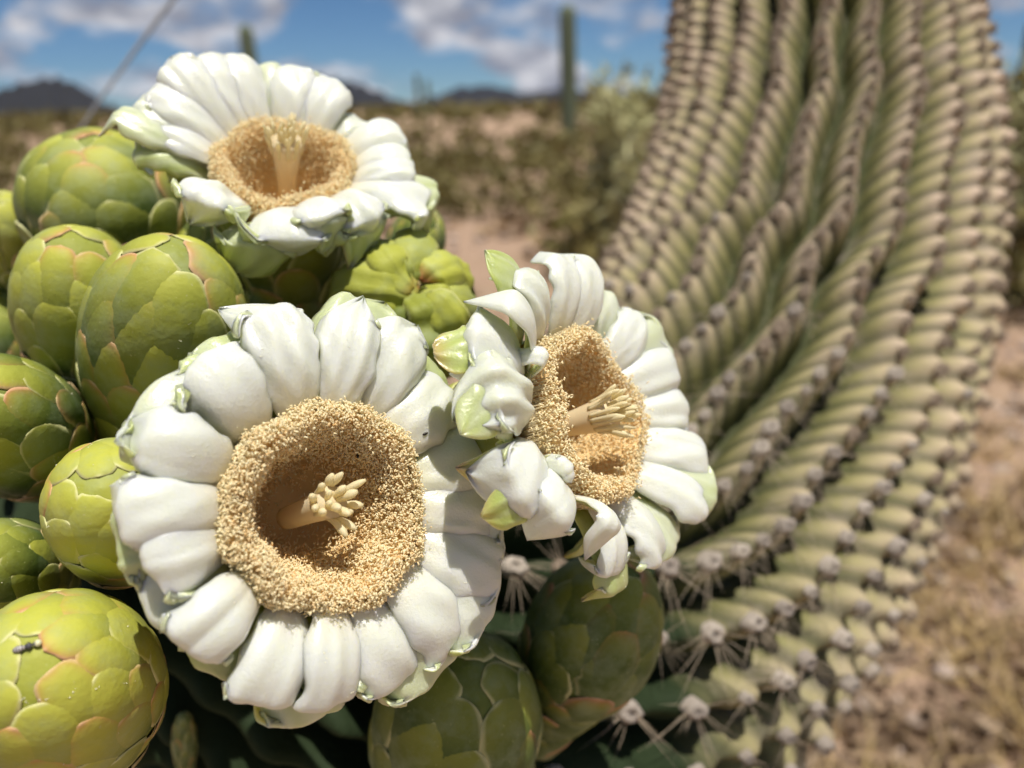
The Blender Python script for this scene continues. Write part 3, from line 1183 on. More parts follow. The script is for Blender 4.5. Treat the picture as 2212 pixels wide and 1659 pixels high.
    Fb3 = np.concatenate([Fb[:, [0, 1, 2]], Fb[:, [0, 2, 3]]])
    F23 = np.concatenate([F2[:, [0, 1, 2]], F2[:, [0, 2, 3]]])
    Mb = np.tile([0.1, 0.0, 0.0], (len(Vb.reshape(-1, 3)), 1))
    V, F, M = join([(V1, F1, M1), (V2, F23, M2), (Vb.reshape(-1, 3), Fb3, Mb)])
    return obj('stamens', new_mesh('stamens', V, F, M, ANTHER), Fl.root, kind='stuff',
               label='thick ring of cream stamens with grainy anthers')


def pistil(Fl, p0, p1, r0, r1, lobes, seed, bundle=0.0, lw=1.0, ll=1.0):
    """style from local p0 to p1, then stigma lobes fanning out"""
    r = np.random.default_rng(seed)
    R = Fl.R
    q = np.linspace(0, 1, 14)
    p0, p1 = np.array(p0) * R, np.array(p1) * R
    d = nrm(p1 - p0)
    path = p0 + (p1 - p0) * q[:, None]
    V, F = tube(path, np.interp(q, [0, 0.5, 1], [r0 * R, (0.72 * r0 + 0.28 * r1) * R, r1 * R]), 14)
    st = obj('pistil', new_mesh('style', V, F, mat=PISTIL), Fl.root)
    a = nrm(np.cross(d, [0.2, 0.9, 0.1]))
    b = np.cross(d, a)
    for i in range(lobes):
        an = 2.39996 * i + r.uniform(-.2, .2)
        rad = a * math.cos(an) + b * math.sin(an)
        inner = i >= lobes * 0.6
        ring = r1 * R * (0.40 if inner else 0.86)
        L = ll * R * r.uniform(0.26, 0.38) * (1.0 + 0.45 * bundle) * (0.8 if inner else 1.0)
        sp = (r.uniform(0.35, 1.25) * (1 - bundle) + 0.16) * (0.5 if inner else 1.0)
        qq = np.linspace(0, 1, 9)
        base = p1 + rad * ring - d * R * (0.10 + 0.12 * bundle) * (0.3 if inner else 1)
        pa = base + d * L * qq[:, None] * math.cos(sp * 0.75) + rad * L * (qq ** 1.5)[:, None] * math.sin(sp) + \
            nrm(r.normal(0, 1, 3)) * L * 0.14 * (qq ** 2)[:, None]
        wr = lw * R * r.uniform(0.040, 0.052)
        V, F = tube(pa, wr * np.array([0.75, 0.85, 0.9, 0.95, 1.0, 1.12, 1.2, 0.98, 0.45]), 8)
        obj('stigma_lobe', new_mesh('stigma_lobe', V, F, mat=STIGMA), st)
    return st


def flower_tube(Fl, L, bend_to, n, seed, yellow=0.4):
    """green scaly floral tube below the petals"""
    R = Fl.R
    build_bud(Fl.root, L, R * 1.08, n, 'tube', seed, yellow, 0.5, part_parent=True, scale_len=0.45, z0=-L - 0.32 * R, t_lo=0.15, t_hi=1.02)


# --- the big front flower
RA = 0.0191
FA = Flower((711, 1094), 0.150, (0.66, 0.19, 1.0), RA, 'biggest open white flower in front, facing the viewer, with a finger lobed pistil')
A = lambda *a, **k: petal(FA, *a, **k)
# outer greenish petals first (lie behind)
A((325, 850), 240, green=0.35, Rt=2.05, h0=-0.25, th=70, curl=120, tip='blunt', gtip=0.15, hb=-0.42)
A((478, 730), 150, green=0.62, red=0.6, Rt=2.0, h0=-0.30, curl=70, tip='blunt', hb=-0.42)
A((795, 655), 170, green=0.55, Rt=2.1, h0=-0.28, curl=45, tip='point', hb=-0.42, lc=0.4)
A((945, 795), 120, green=0.75, red=0.6, Rt=1.95, h0=-0.34, curl=50, tip='blunt', hb=-0.42)
A((335, 1000), 190, green=0.85, red=0.8, Rt=1.95, h0=-0.35, curl=60, tip='blunt', hb=-0.42)
A((255, 1165), 190, green=0.72, red=0.35, Rt=2.1, h0=-0.28, curl=85, tip='blunt', hb=-0.42)
A((330, 1330), 210, green=0.2, Rt=2.05, h0=-0.30, curl=100, tip='point', hb=-0.42)
A((440, 1440), 190, green=0.8, red=0.7, Rt=2.05, h0=-0.36, curl=75, tip='blunt', hb=-0.42)
A((665, 1560), 170, green=0.5, Rt=2.1, h0=-0.30, curl=95, tip='blunt', hb=-0.42)
A((940, 1470), 190, green=0.5, Rt=2.1, h0=-0.30, curl=100, tip='blunt', hb=-0.42)
A((1060, 1330), 200, green=0.12, Rt=2.0, h0=-0.30, curl=90, tip='point', hb=-0.42)
A((1085, 1000), 190, green=0.45, Rt=2.05, h0=-0.30, curl=90, tip='blunt', hb=-0.42)
A((1090, 1140), 150, green=0.1, Rt=2.0, h0=-0.30, curl=100, tip='point', hb=-0.42)
# inner white petals
A((588, 670), 152, curl=45, tip='mucro', roll=4, h0=0.05, crease=0.05, tside=-0.9)
A((752, 668), 124, curl=15, tip='point', roll=21, h0=0.12, lc=0.30, tside=0.7)
A((872, 704), 148, curl=35, tip='point', roll=5, h0=0.06, lc=0.42, tside=0.6, lift=-0.06)
A((962, 828), 150, curl=80, tip='mucro', roll=7, h0=0.04, lift=0.05)
A((1050, 955), 170, curl=95, tip='blunt', green=0.10, roll=18, h0=-0.06, lift=-0.06)
A((1075, 1088), 140, curl=85, tip='mucro', roll=8, h0=0.0, tside=0.8)
A((1080, 1236), 150, curl=55, tip='mucro', roll=5, h0=0.0, tside=0.9, lift=-0.05)
A((995, 1362), 160, curl=85, tip='mucro', roll=16, h0=0.05, lift=0.05, tside=0.5)
A((866, 1478), 142, curl=90, tip='blunt', roll=8, h0=0.03, tside=0.6)
A((735, 1520), 152, curl=85, tip='blunt', roll=16, h0=0.08, lift=0.06, tside=0.0)
A((572, 1522), 156, curl=62, tip='mucro', roll=5, h0=0.06, lift=-0.04, tside=0.55)
A((418, 1405), 156, curl=60, tip='mucro', roll=7, h0=0.10, lift=0.07, tside=0.7)
A((332, 1240), 158, curl=95, tip='blunt', roll=18, h0=0.02, lift=-0.05)
A((268, 1106), 142, curl=62, tip='mucro', roll=4, h0=0.08, lift=0.06, tside=0.8)
A((326, 945), 150, curl=50, tip='mucro', roll=5, h0=0.08, lift=0.0, tside=0.4)
A((428, 792), 176, curl=85, tip='blunt', roll=16, h0=0.03, lift=-0.05, tside=-0.6)
stamens(FA, 17000, 3000, 11, prof=[(1.0, -.25), (1.04, -.06), (1.0, .09), (.92, .15), (.82, .10), (.73, -.10), (.66, -.38), (.57, -.72), (.42, -1.1), (.22, -1.35), (.0, -1.42)])
pistil(FA, (-0.10, -0.10, -1.0), (0.05, 0.05, -0.04), 0.125, 0.165, 17, 21, 0.5, 0.8, 0.78)
flower_tube(FA, 0.055, None, 22, 31)

# --- the highest flower
RB = 0.0183
FB = Flower((612, 352), 0.213, (0.15, 0.62, 0.80), RB, 'highest open white flower, tilted up against the sky, with an upright pistil')
Bp = lambda *a, **k: petal(FB, *a, **{**dict(h0=0.25, Rt=1.95), **k})
for e, w, k in [
    ((560, 140), 130, dict(green=0.35, tip='blunt', curl=40)),
    ((310, 215), 95, dict(green=0.25, tip='point', curl=60, h0=0.15)),
    ((262, 238), 85, dict(green=0.45, red=0.5, tip='point', curl=60, h0=0.0)),
    ((772, 252), 90, dict(green=0.1, tip='point', curl=40, h0=0.2)),
    ((300, 300), 110, dict(green=0.75, tip='blunt', curl=80, h0=-0.05)),
    ((372, 345), 90, dict(green=0.85, red=0.4, tip='blunt', curl=60, h0=-0.2)),
    ((540, 520), 150, dict(green=0.7, tip='blunt', curl=70, h0=-0.2, red=0.2)),
    ((790, 490), 160, dict(green=0.65, red=0.4, tip='point', curl=70, h0=-0.2)),
    ((940, 418), 120, dict(green=0.6, tip='blunt', curl=85, h0=-0.1)),
    ((700, 470), 120, dict(green=0.5, tip='point', curl=90, h0=-0.15)),
]:
    Bp(e, w, hb=-0.42, **k)
Bp((374, 132), 98, curl=40, th=45, tip='point', roll=12, h0=0.45, lc=0.45)
Bp((338, 190), 100, curl=45, th=48, tip='point', roll=8, h0=0.35, lc=0.5)
Bp((445, 120), 94, curl=35, th=50, tip='point', roll=6, h0=0.5, lc=0.45)
Bp((500, 118), 98, curl=35, th=52, tip='point', roll=-4, h0=0.5, lc=0.45)
Bp((632, 142), 108, curl=35, th=52, tip='point', roll=4, h0=0.5, lc=0.45)
Bp((680, 172), 70, curl=40, th=50, tip='mucro', roll=-10, h0=0.4, lc=0.45, green=0.15)
Bp((722, 172), 98, curl=40, th=50, tip='point', roll=-8, h0=0.45, lc=0.45)
Bp((858, 272), 92, curl=55, th=52, tip='mucro', roll=0, h0=0.25)
Bp((880, 333), 78, curl=60, th=52, tip='mucro', roll=-6, h0=0.18)
Bp((890, 368), 80, curl=70, th=50, tip='mucro', roll=-6, h0=0.12, rag=0.08)
Bp((925, 428), 115, curl=85, th=50, tip='blunt', roll=6, h0=0.05, rag=0.14, wav=0.07, gtip=0.5)
Bp((800, 468), 120, lift=0.12, curl=80, th=56, tip='mucro', roll=0, h0=0.0, rag=0.08, wav=0.05, gtip=0.6)
Bp((705, 462), 110, lift=0.12, curl=95, th=58, tip='mucro', roll=4, h0=0.05)
Bp((605, 512), 172, lift=0.12, curl=90, th=60, tip='mucro', roll=-6, h0=0.08)
Bp((440, 428), 150, lift=0.12, curl=75, th=60, tip='point', roll=14, h0=0.12, Rt=1.9)
Bp((395, 322), 84, curl=70, th=52, tip='mucro', roll=0, h0=0.15)
Bp((320, 270), 100, curl=85, th=52, tip='mucro', roll=0, h0=0.12)
stamens(FB, 9500, 1800, 12, prof=[(1.0, -.30), (1.04, -.12), (1.0, .03), (.92, .09), (.83, .05), (.75, -.14), (.67, -.4), (.55, -.7), (.38, -1.05), (.0, -1.28)])
pistil(FB, (0.0, -0.02, -0.9), (0.06, 0.05, 0.36), 0.11, 0.23, 28, 22, 0.85, 0.62, 0.9)
flower_tube(FB, 0.07, None, 22, 32)

# --- the side facing flower
RC = 0.0190
FC = Flower((1262, 900), 0.178, (0.84, 0.30, 0.62), RC, 'open white flower beside the spiny arm, turned sideways so its pistil points away')
Cp = lambda *a, **k: petal(FC, *a, **{**dict(h0=0.15, Rt=1.95), **k})
for e, w, k in [
    ((1098, 575), 115, dict(green=0.75, tip='mucro', curl=10, lc=0.3, h0=0.15, th=30)),
    ((1325, 640), 110, dict(green=0.25, tip='point', curl=50)),
    ((1440, 730), 120, dict(green=0.4, tip='blunt', curl=60, h0=-0.1)),
    ((1545, 1060), 110, dict(green=0.55, tip='blunt', curl=70, h0=-0.1)),
    ((1465, 1170), 120, dict(green=0.4, tip='blunt', curl=80, h0=-0.15)),
    ((1345, 1270), 110, dict(green=0.8, red=0.3, tip='point', curl=70, h0=-0.2)),
    ((1275, 1180), 60, dict(green=0.85, red=0.9, tip='point', curl=20, h0=-0.4)),
    ((1115, 1095), 95, dict(green=0.85, red=0.4, tip='mucro', curl=40, lc=0.35, h0=0.05, th=35)),
    ((1060, 880), 120, dict(green=0.6, tip='mucro', curl=30, lc=0.35, h0=0.15, th=30, rag=0.15)),
    ((1010, 745), 105, dict(green=0.8, red=0.6, tip='blunt', curl=40, lc=0.35, h0=0.05, th=35)),
    ((1110, 1010), 110, dict(green=0.9, red=0.8, tip='point', curl=50, h0=-0.35)),
]:
    Cp(e, w, hb=-0.42, **k)
Cp((1150, 585), 120, curl=60, th=45, tip='point', roll=-10, h0=0.2, green=0.1)
Cp((1122, 640), 100, curl=60, th=45, tip='point', roll=-20, h0=0.3, lc=0.6)
Cp((1222, 556), 92, curl=45, th=50, tip='mucro', roll=6, h0=0.3, lc=0.5)
Cp((1280, 566), 98, curl=55, th=52, tip='mucro', roll=6, h0=0.3, lc=0.5)
Cp((1392, 690), 96, curl=45, th=50, tip='point', roll=4, h0=0.25, lc=0.5)
Cp((1462, 785), 104, curl=60, th=52, tip='mucro', roll=0, h0=0.2)
Cp((1488, 885), 92, curl=65, th=55, tip='mucro', roll=-6, h0=0.15, rag=0.06)
Cp((1528, 985), 100, curl=75, th=56, tip='mucro', roll=0, h0=0.1)
Cp((1530, 1092), 96, curl=60, th=56, tip='point', roll=0, h0=0.08)
Cp((1432, 1205), 104, curl=85, th=58, tip='mucro', roll=-6, h0=0.05)
Cp((1340, 1235), 112, curl=80, th=58, tip='mucro', roll=6, h0=0.0)
Cp((1330, 1130), 70, curl=50, th=60, tip='point', roll=0, h0=0.25, Rt=1.6)
Cp((1215, 1105), 120, curl=75, th=62, tip='mucro', roll=0, h0=0.05)
Cp((1128, 1040), 150, curl=70, tip='mucro', roll=-8, h0=0.2)
Cp((1088, 838), 165, curl=60, tip='mucro', roll=4, h0=0.26, rag=0.16, th=48, wav=0.06, green=0.12)
Cp((1035, 722), 165, curl=85, tip='blunt', roll=6, h0=0.18)
Cp((1228, 1015), 60, curl=80, th=60, tip='mucro', roll=0, h0=0.35, Rt=1.35, lc=0.5, b=0.2)
Cp((1172, 765), 40, curl=40, th=50, tip='blunt', roll=10, h0=0.45, Rt=1.2, lc=0.5, b=0.2)
stamens(FC, 9500, 2200, 13, prof=[(1.0, -.12), (1.03, .08), (.99, .22), (.92, .27), (.84, .22), (.77, .0), (.69, -.3), (.56, -.65), (.38, -1.0), (.0, -1.25)])
pistil(FC, (-0.05, -0.05, -0.95), (0.06, -0.02, 0.34), 0.10, 0.215, 28, 23, 0.88, 0.62, 0.85)
flower_tube(FC, 0.07, None, 22, 33)


# --- the closed, spent flower with curled petals
def spent_flower():
    Cn = P(890, 648, 0.213)
    ax = nrm(P(940, 560, 0.182) - P(850, 745, 0.250))
    M = frame(Cn, ax, RGT)
    root = empty('closed_flower', Matrix(M), 'closing spent flower whose thick green petals curl in to a pit', 'flower', None)
    R = 160 / FPX * 0.21
    build_bud(root, R * 2.4, R * 0.96, 16, 'tube', 77, 0.3, 0.5, scale_len=0.5, z0=-R * 2.55, t_lo=0.2, t_hi=1.05)
    r = np.random.default_rng(23)
    tiers = [(9, 0.62, 1.55, 0.30, 165, 0.44), (8, 0.52, 1.50, 0.24, 185, 0.40), (7, 0.40, 1.45, 0.19, 200, 0.33)]
    for ti, (n, R0f, zf, wf, deg, rc) in enumerate(tiers):
        for i in range(n):
            az = 2 * math.pi * i / n + ti * 0.5 + r.uniform(-.22, .22)
            q = np.linspace(0, 1, 44)
            a = q * math.radians(deg + r.uniform(-25, 25)) - 0.45
            R0 = R * R0f * r.uniform(0.88, 1.14)
            rr = R * rc + R0 * np.cos(a)
            zz_ = -R * (0.5 - 0.10 * ti) + R0 * zf * np.sin(a) * r.uniform(0.85, 1.15)
            swirl = (0.55 + 0.35 * r.uniform(-1, 1)) * q ** 1.8
            rr = np.maximum(rr, 0.05 * R)
            path = np.column_stack([rr * np.cos(az + swirl), rr * np.sin(az + swirl), zz_])
            path += 0.03 * R * np.column_stack([np.sin(q * 5 + i), np.cos(q * 4 + 2 * i), np.sin(q * 6 + 3 * i)]) * q[:, None]
            T = nrm(np.gradient(path, axis=0))
            outv = nrm(path - np.array([0, 0, -0.1 * R]))
            S_ = nrm(np.cross(T, outv))
            N = np.cross(S_, T)
            w = R * wf * r.uniform(0.8, 1.2) * np.interp(q, [0, 0.3, 0.6, 0.85, 0.96, 1], [1.15, 1.15, 1.0, 0.85, 0.55, 0.12])
            u = np.linspace(-1, 1, 13)
            th = math.radians(r.uniform(55, 80))
            sg = np.sign(np.sum(N * outv))
            rl_ = r.uniform(-0.35, 0.35)
            X = w[:, None] * (np.sin(th * u) / math.sin(th))[None]
            Y = (w[:, None] * ((np.cos(th * u) - 1) / math.sin(th))[None] * 0.8 + rl_ * X) * sg
            wob = smooth_noise(6, 0.035 * R, (4, 18), 40 + i + 20 * ti)
            w2 = smooth_noise(5, 0.02 * R, (2, 6), 90 + i + 20 * ti)
            top = path[:, None] + X[..., None] * S_[:, None] + (Y + wob(q * 2)[:, None] + w2(u * 3)[None])[..., None] * N[:, None]
            bot = top - (sg * 0.0014) * N[:, None]
            V, F = shell(top, bot)
            yl = np.clip(0.45 + 0.3 * q[:, None] + r.normal(0, 0.12) + 0 * u[None], 0, 1)
            rk = (r.uniform() < 0.45) * r.uniform(0.5, 0.95)
            redm = rk * np.clip((q[:, None] - 0.86) / 0.14, 0, 1) + 0 * u[None]
            ed = 0.45 * np.clip((np.abs(u)[None] - 0.82) / 0.18, 0, 1) + 0 * q[:, None]
            m1 = np.stack([yl, ed, redm], -1).reshape(-1, 3)
            obj('petal', new_mesh('curled_petal', V, F, np.concatenate([m1, m1]), SCALE), root)


spent_flower()


# ------------------------------------------------------------------ the spiny arm
CTRL = [(1745, -1500, 0.74, 0.112), (1752, -900, 0.71, 0.112), (1758, -350, 0.68, 0.112), (1762, 60, 0.645, 0.113), (1762, 380, 0.60, 0.122), (1680, 720, 0.54, 0.124),
        (1520, 1030, 0.475, 0.122), (1310, 1270, 0.415, 0.116), (1080, 1370, 0.37, 0.106), (820, 1330, 0.345, 0.094), (580, 1200, 0.335, 0.088), (360, 1020, 0.335, 0.078), (160, 850, 0.34, 0.062)]
cp = np.array([P(c[0], c[1], c[2]) for c in CTRL])
cr = np.array([c[3] for c in CTRL])
tt = np.arange(len(CTRL))
NS = 860
qv = np.linspace(0, len(CTRL) - 1, 4000)
cl = np.stack([catmull(tt, cp[:, k], qv) for k in range(3)], -1)
crr = catmull(tt, cr, qv)
sl = np.concatenate([[0], np.cumsum(np.linalg.norm(np.diff(cl, axis=0), axis=1))])
STOT = sl[-1]
sv = np.linspace(0, STOT, NS)
path = np.stack([np.interp(sv, sl, cl[:, k]) for k in range(3)], -1)
rad = np.interp(sv, sl, crr)
# round the tip
tipd = STOT - sv
RT = 0.07
cap = tipd < RT
rad[cap] *= np.sqrt(np.clip(1 - (1 - tipd[cap] / RT) ** 2, 0.0004, 1))
T = nrm(np.gradient(path, axis=0))
nref = nrm(np.cross(T[0], [0, 1, 0]))
Ns = []
for i in range(NS):
    nref = nrm(nref - T[i] * np.dot(nref, T[i]))
    Ns.append(nref)
Ns = np.array(Ns)
Bs = np.cross(T, Ns)
NR = 28
spacing = np.interp(tipd, [0, 0.35, 0.55, 0.7, 1.0], [0.017, 0.0185, 0.0165, 0.0145, 0.0130])
psi = np.concatenate([[0], np.cumsum(0.5 * (1 / spacing[1:] + 1 / spacing[:-1]) * np.diff(sv))])
rib_off = np.random.default_rng(3).uniform(0, 1, NR)
KU = 12
NU = NR * KU
uu = np.arange(NU)
rib = uu // KU
x = ((uu % KU) + 0.5) / KU * 2 - 1                                   # -1..1 across a rib, ridge at 0
ang0 = (rib + 0.5 + x / 2) / NR * 2 * math.pi
wob = smooth_noise(5, 0.03, (4, 16), 91)
ANG = ang0[None] + wob(sv * 6)[:, None]
hgt = (0.5 + 0.5 * np.cos(math.pi * x)) ** 0.5
ph = psi[:, None] + rib_off[rib][None] - 0.42 * np.abs(x)[None] ** 1.2
tub = (0.5 + 0.5 * np.cos(2 * math.pi * ph))
depth_rib = np.interp(tipd, [0, 0.05, 0.3, 0.9], [0.12, 0.22, 0.25, 0.24])[:, None] * np.interp(tipd, [0, 0.04], [0.3, 1])[:, None]
rn = smooth_noise(8, 0.02, (3, 30), 5)
rr = rad[:, None] * (1 - depth_rib * (1 - hgt[None]))
tk_ = np.floor(ph + 0.5).astype(int)
trand = np.random.default_rng(44).uniform(0, 1, (NR, 400))[rib[None], np.clip(tk_, 0, 399)]
bmp = np.interp(tipd, [0, 0.4, 0.7], [0.0054, 0.0050, 0.0046])[:, None] * (0.65 + 0.7 * trand)
rr = rr + bmp * (tub ** 1.3) * (0.05 + 0.95 * hgt[None] ** 1.2) * np.interp(tipd, [0, 0.03], [0.0, 1])[:, None]
rr = rr * (1 + rn(sv * 9)[:, None] * 0.5)
VA = path[:, None] + rr[..., None] * (np.cos(ANG)[..., None] * Ns[:, None] + np.sin(ANG)[..., None] * Bs[:, None])
old = np.interp(tipd, [0.12, 0.22, 0.42, 0.6], [0.0, 0.3, 0.75, 1.0])[:, None]
ridge_m = np.clip((hgt[None] - 0.50) / 0.42, 0, 1) ** 1.2 * (0.6 + 0.4 * tub) * old
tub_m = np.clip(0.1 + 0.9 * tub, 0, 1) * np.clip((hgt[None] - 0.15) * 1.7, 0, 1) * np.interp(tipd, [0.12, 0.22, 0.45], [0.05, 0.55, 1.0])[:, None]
mk = np.stack([ridge_m * (0.65 + 0.5 * trand), tub_m, np.clip(0.13 + 0.87 * trand, 0, 1) * np.interp(tipd, [0.23, 0.29], [0.0, 1.0])[:, None]], -1).reshape(-1, 3)  # last channel fades out near the tip to carry its painted shade
Fa = grid_faces(NS, NU, 0, True)
ARMM = frame(P(1765, -350, 0.68), np.array([0, 0, 1.0]), RGT)
root = empty('spiny_cactus', Matrix.Translation(Vector(path[0])), 'thick ribbed saguaro arm with rows of spiny areoles curving down to the flowers', 'cactus')
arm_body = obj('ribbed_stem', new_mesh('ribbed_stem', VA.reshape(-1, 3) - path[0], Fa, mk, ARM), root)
tipc = path[-1]

# areoles: wool pads on every tubercle crest
m = MB('areole_wool')
a_, b_, c_ = m.mask()
wool = m.mix(m.noise(900, 3), (0.36, 0.30, 0.24), (0.64, 0.56, 0.47))
young = m.mix(a_, wool, (0.07, 0.055, 0.05))
oi = m.t.nodes.new('ShaderNodeObjectInfo')
m.color(m.mix(m.math('MULTIPLY', oi.outputs['Random'], 0.5), young, (0.16, 0.13, 0.115)))
m.set(Roughness=0.95, Specular_IOR_Level=0.1)
m.bump(m.noise(1600, 3), 0.9, 0.001)
WOOL = m.m
m = MB('old_areole')
a_, b_, c_ = m.mask()
wool = m.mix(m.noise(500, 3), (0.14, 0.105, 0.08), (0.36, 0.28, 0.20))
m.color(m.mix(a_, wool, (0.05, 0.045, 0.045)))
m.set(Roughness=0.95, Specular_IOR_Level=0.1)
m.bump(m.noise(1300, 3), 0.8, 0.001)
OLDW = m.m
SPINE = mat_simple('spine', (0.36, 0.27, 0.175), (0.52, 0.43, 0.32), 300, 0.55)


def areole_mesh(seed, young):
    r = np.random.default_rng(seed)
    k = 12
    prof = [(0.0, 0.0022, 0.55), (0.14, 0.0021, 0.5), (0.34, 0.0027, 0.15), (0.60, 0.0030, 0.0), (0.85, 0.0019, 0.0), (1.0, -0.0014, 0.0)]
    V, Mk = [], []
    for q, z, dk in prof:
        for i in range(k):
            t = 2 * math.pi * i / k
            f = q * r.uniform(0.8, 1.2)
            V.append([f * math.cos(t) * 0.0042, f * math.sin(t) * 0.0052 * (1.0 if young else 1.15), z * r.uniform(0.75, 1.25) * (1.2 if young else 0.8)])
            Mk.append([dk * (1.0 if young else 0.35), 0, 0])
    F = grid_faces(len(prof), k, 0, True)
    return np.array(V), F, np.array(Mk)


def spine_mesh(seed, n, lo, hi):
    """n tapered spines fanning out from an areole, long ones bending downwards (-y is towards the tip)"""
    r = np.random.default_rng(seed)
    a = r.uniform(0, 2 * math.pi, n)
    el = r.uniform(0.0, 0.75, n)
    d = np.column_stack([np.cos(a) * np.cos(el), np.sin(a) * np.cos(el) - 0.75, np.sin(el) * 0.8 + 0.05])
    L = r.uniform(lo, hi, n)[:, None]
    p0 = np.column_stack([np.cos(a) * 0.001, np.sin(a) * 0.001, np.full(n, 0.0005)])
    p2 = p0 + nrm(d) * L
    p1 = 0.5 * (p0 + p2) + nrm(r.normal(0, 1, (n, 3))) * L * 0.06
    k = 3
    ax = nrm(np.cross(d, [0.3, 0.2, 0.9]))
    bx = nrm(np.cross(d, ax))
    rows = []
    for t, w in ((0, 1.0), (0.5, 0.75), (1.0, 0.08)):
        c = (1 - t) ** 2 * p0 + 2 * t * (1 - t) * p1 + t * t * p2
        for i in range(3):
            an = i * 2.0944
            rows.append(c + 0.00017 * w * (math.cos(an) * ax + math.sin(an) * bx))
    V = np.stack(rows, 1).reshape(-1, 3)
    F = []
    for i in range(2):
        for kk in range(3):
            j = (kk + 1) % 3
            F.append([i * 3 + kk, i * 3 + j, i * 3 + 3 + j, i * 3 + 3 + kk])
    F = (np.array(F)[None] + (np.arange(n) * 9)[:, None, None]).reshape(-1, 4)
    return V, F


AY = [areole_mesh(i, True) for i in range(5)]
AO = [areole_mesh(20 + i, False) for i in range(5)]
AYm = [new_mesh('young_areole', *a, WOOL) for a in AY]
AOm = [new_mesh('old_areole', *a, OLDW) for a in AO]
SY = [spine_mesh(i, 14, 0.008, 0.032) for i in range(6)]
SO = [spine_mesh(30 + i, 22, 0.004, 0.015) for i in range(6)]
SYm = [new_mesh('young_spines', *s_, None, SPINE, False) for s_ in SY]
SOm = [new_mesh('old_spines', *s_, None, SPINE, False) for s_ in SO]

r9 = np.random.default_rng(9)
cands = []
for rb_ in range(NR):
    jc = rb_ * KU + KU // 2
    k0 = math.ceil(psi[0] + rib_off[rb_])
    k1 = math.floor(psi[-1] + rib_off[rb_])
    for kk in range(k0, k1 + 1):
        s_at = np.interp(kk + 0.22 - rib_off[rb_], psi, sv)
        if STOT - s_at < 0.02 or s_at < 0.25:
            continue
        i = int(s_at / STOT * (NS - 1))
        if STOT - s_at < 0.17:
            continue
        i = min(max(i, 1), NS - 2)
        p = 0.5 * (VA[i, jc - 1] + VA[i, jc])
        pn = nrm(p - path[i])
        # pad sits on the side of the bump that looks towards the tip
        cands.append((p, pn, T[i], STOT - s_at))
bpy.context.view_layer.update()
dg = bpy.context.evaluated_depsgraph_get()
scored = []
for p, pn, tv, td in cands:
    px, py, d = project(p)
    tocam = nrm(CAM - p)
    vis = (np.dot(pn, tocam) > -0.05) and -60 < px < 2270 and -60 < py < 1720
    sc = 0.0
    if vis:
        tgt = p + pn * 0.004
        dv = tgt - CAM
        L = np.linalg.norm(dv)
        hit = scene.ray_cast(dg, Vector(CAM + dv / L * 0.02), Vector(dv / L), distance=L - 0.02 - 0.002)[0]
        if not hit:
            sc = (0.25 + max(0.0, np.dot(pn, tocam))) / d
    scored.append(sc)
order = np.argsort(-np.array(scored))
rest_a, rest_s = [], []
for rank, ci in enumerate(order):
    p, pn, tv, td = cands[ci]
    z = nrm(pn + 0.35 * tv)
    M = frame(p + pn * 0.0004 - root.location, z, np.cross(-tv, z))
    sc = r9.uniform(0.7, 1.25) * np.interp(td, [0.3, 0.5, 0.7], [0.8, 0.70, 0.64])
    M[:3, :3] *= sc
    yng = td < 0.40 + r9.normal(0, 0.05)
    long = yng or r9.uniform() < 0.1
    i = int(r9.integers(5))
    if rank < 300 and scored[ci] > 0:
        o = obj('areole', (AYm if yng else AOm)[i], root)
        o.matrix_local = Matrix(M)
        sp = obj('spines', (SYm if long else SOm)[i], o, kind='stuff')
        dl = M[:3, :3].T @ np.array([0.0, 0.0, -1.0]) / (sc * sc)
        sp.rotation_euler = (0, 0, math.atan2(dl[1], dl[0]) + math.pi / 2 + r9.normal(0, 0.35))
    else:
        if np.dot(pn, nrm(CAM - p)) < -0.6:
            continue
        V, F, Mk = (AY if yng else AO)[i]
        rest_a.append((V @ M[:3, :3].T + M[:3, 3], F, Mk))
        V, F = (SY if long else SO)[i]
        rest_s.append((V @ M[:3, :3].T + M[:3, 3], F, np.zeros((len(V), 3))))
V, F, Mk = join(rest_a)
obj('areoles', new_mesh('further_areoles', V, F, Mk, OLDW), root, kind='stuff')
V, F, Mk = join(rest_s)
obj('spines', new_mesh('further_spines', V, F, None, SPINE, False), root, kind='stuff')


# ------------------------------------------------------------------ small creatures
def surface_at(px, py):
    d = nrm(ray(px, py))
    hit, loc, nor, idx, ob, mw = scene.ray_cast(dg, Vector(CAM), Vector(d))
    n = np.array(nor)
    if np.dot(n, d) > 0:
        n = -n
    return np.array(loc), n


bpy.context.view_layer.update()
dg = bpy.context.evaluated_depsgraph_get()
m = MB('striped_insect')
a_, b_, c_ = m.mask()
c0 = m.mix(a_, (0.07, 0.065, 0.07), (0.52, 0.47, 0.43))
m.color(m.mix(b_, c0, (0.70, 0.66, 0.40)))
m.set(Roughness=0.35)
INS = m.m
BLACK = mat_simple('black_beetle', (0.012, 0.009, 0.008), (0.03, 0.02, 0.016), 900, 0.3)


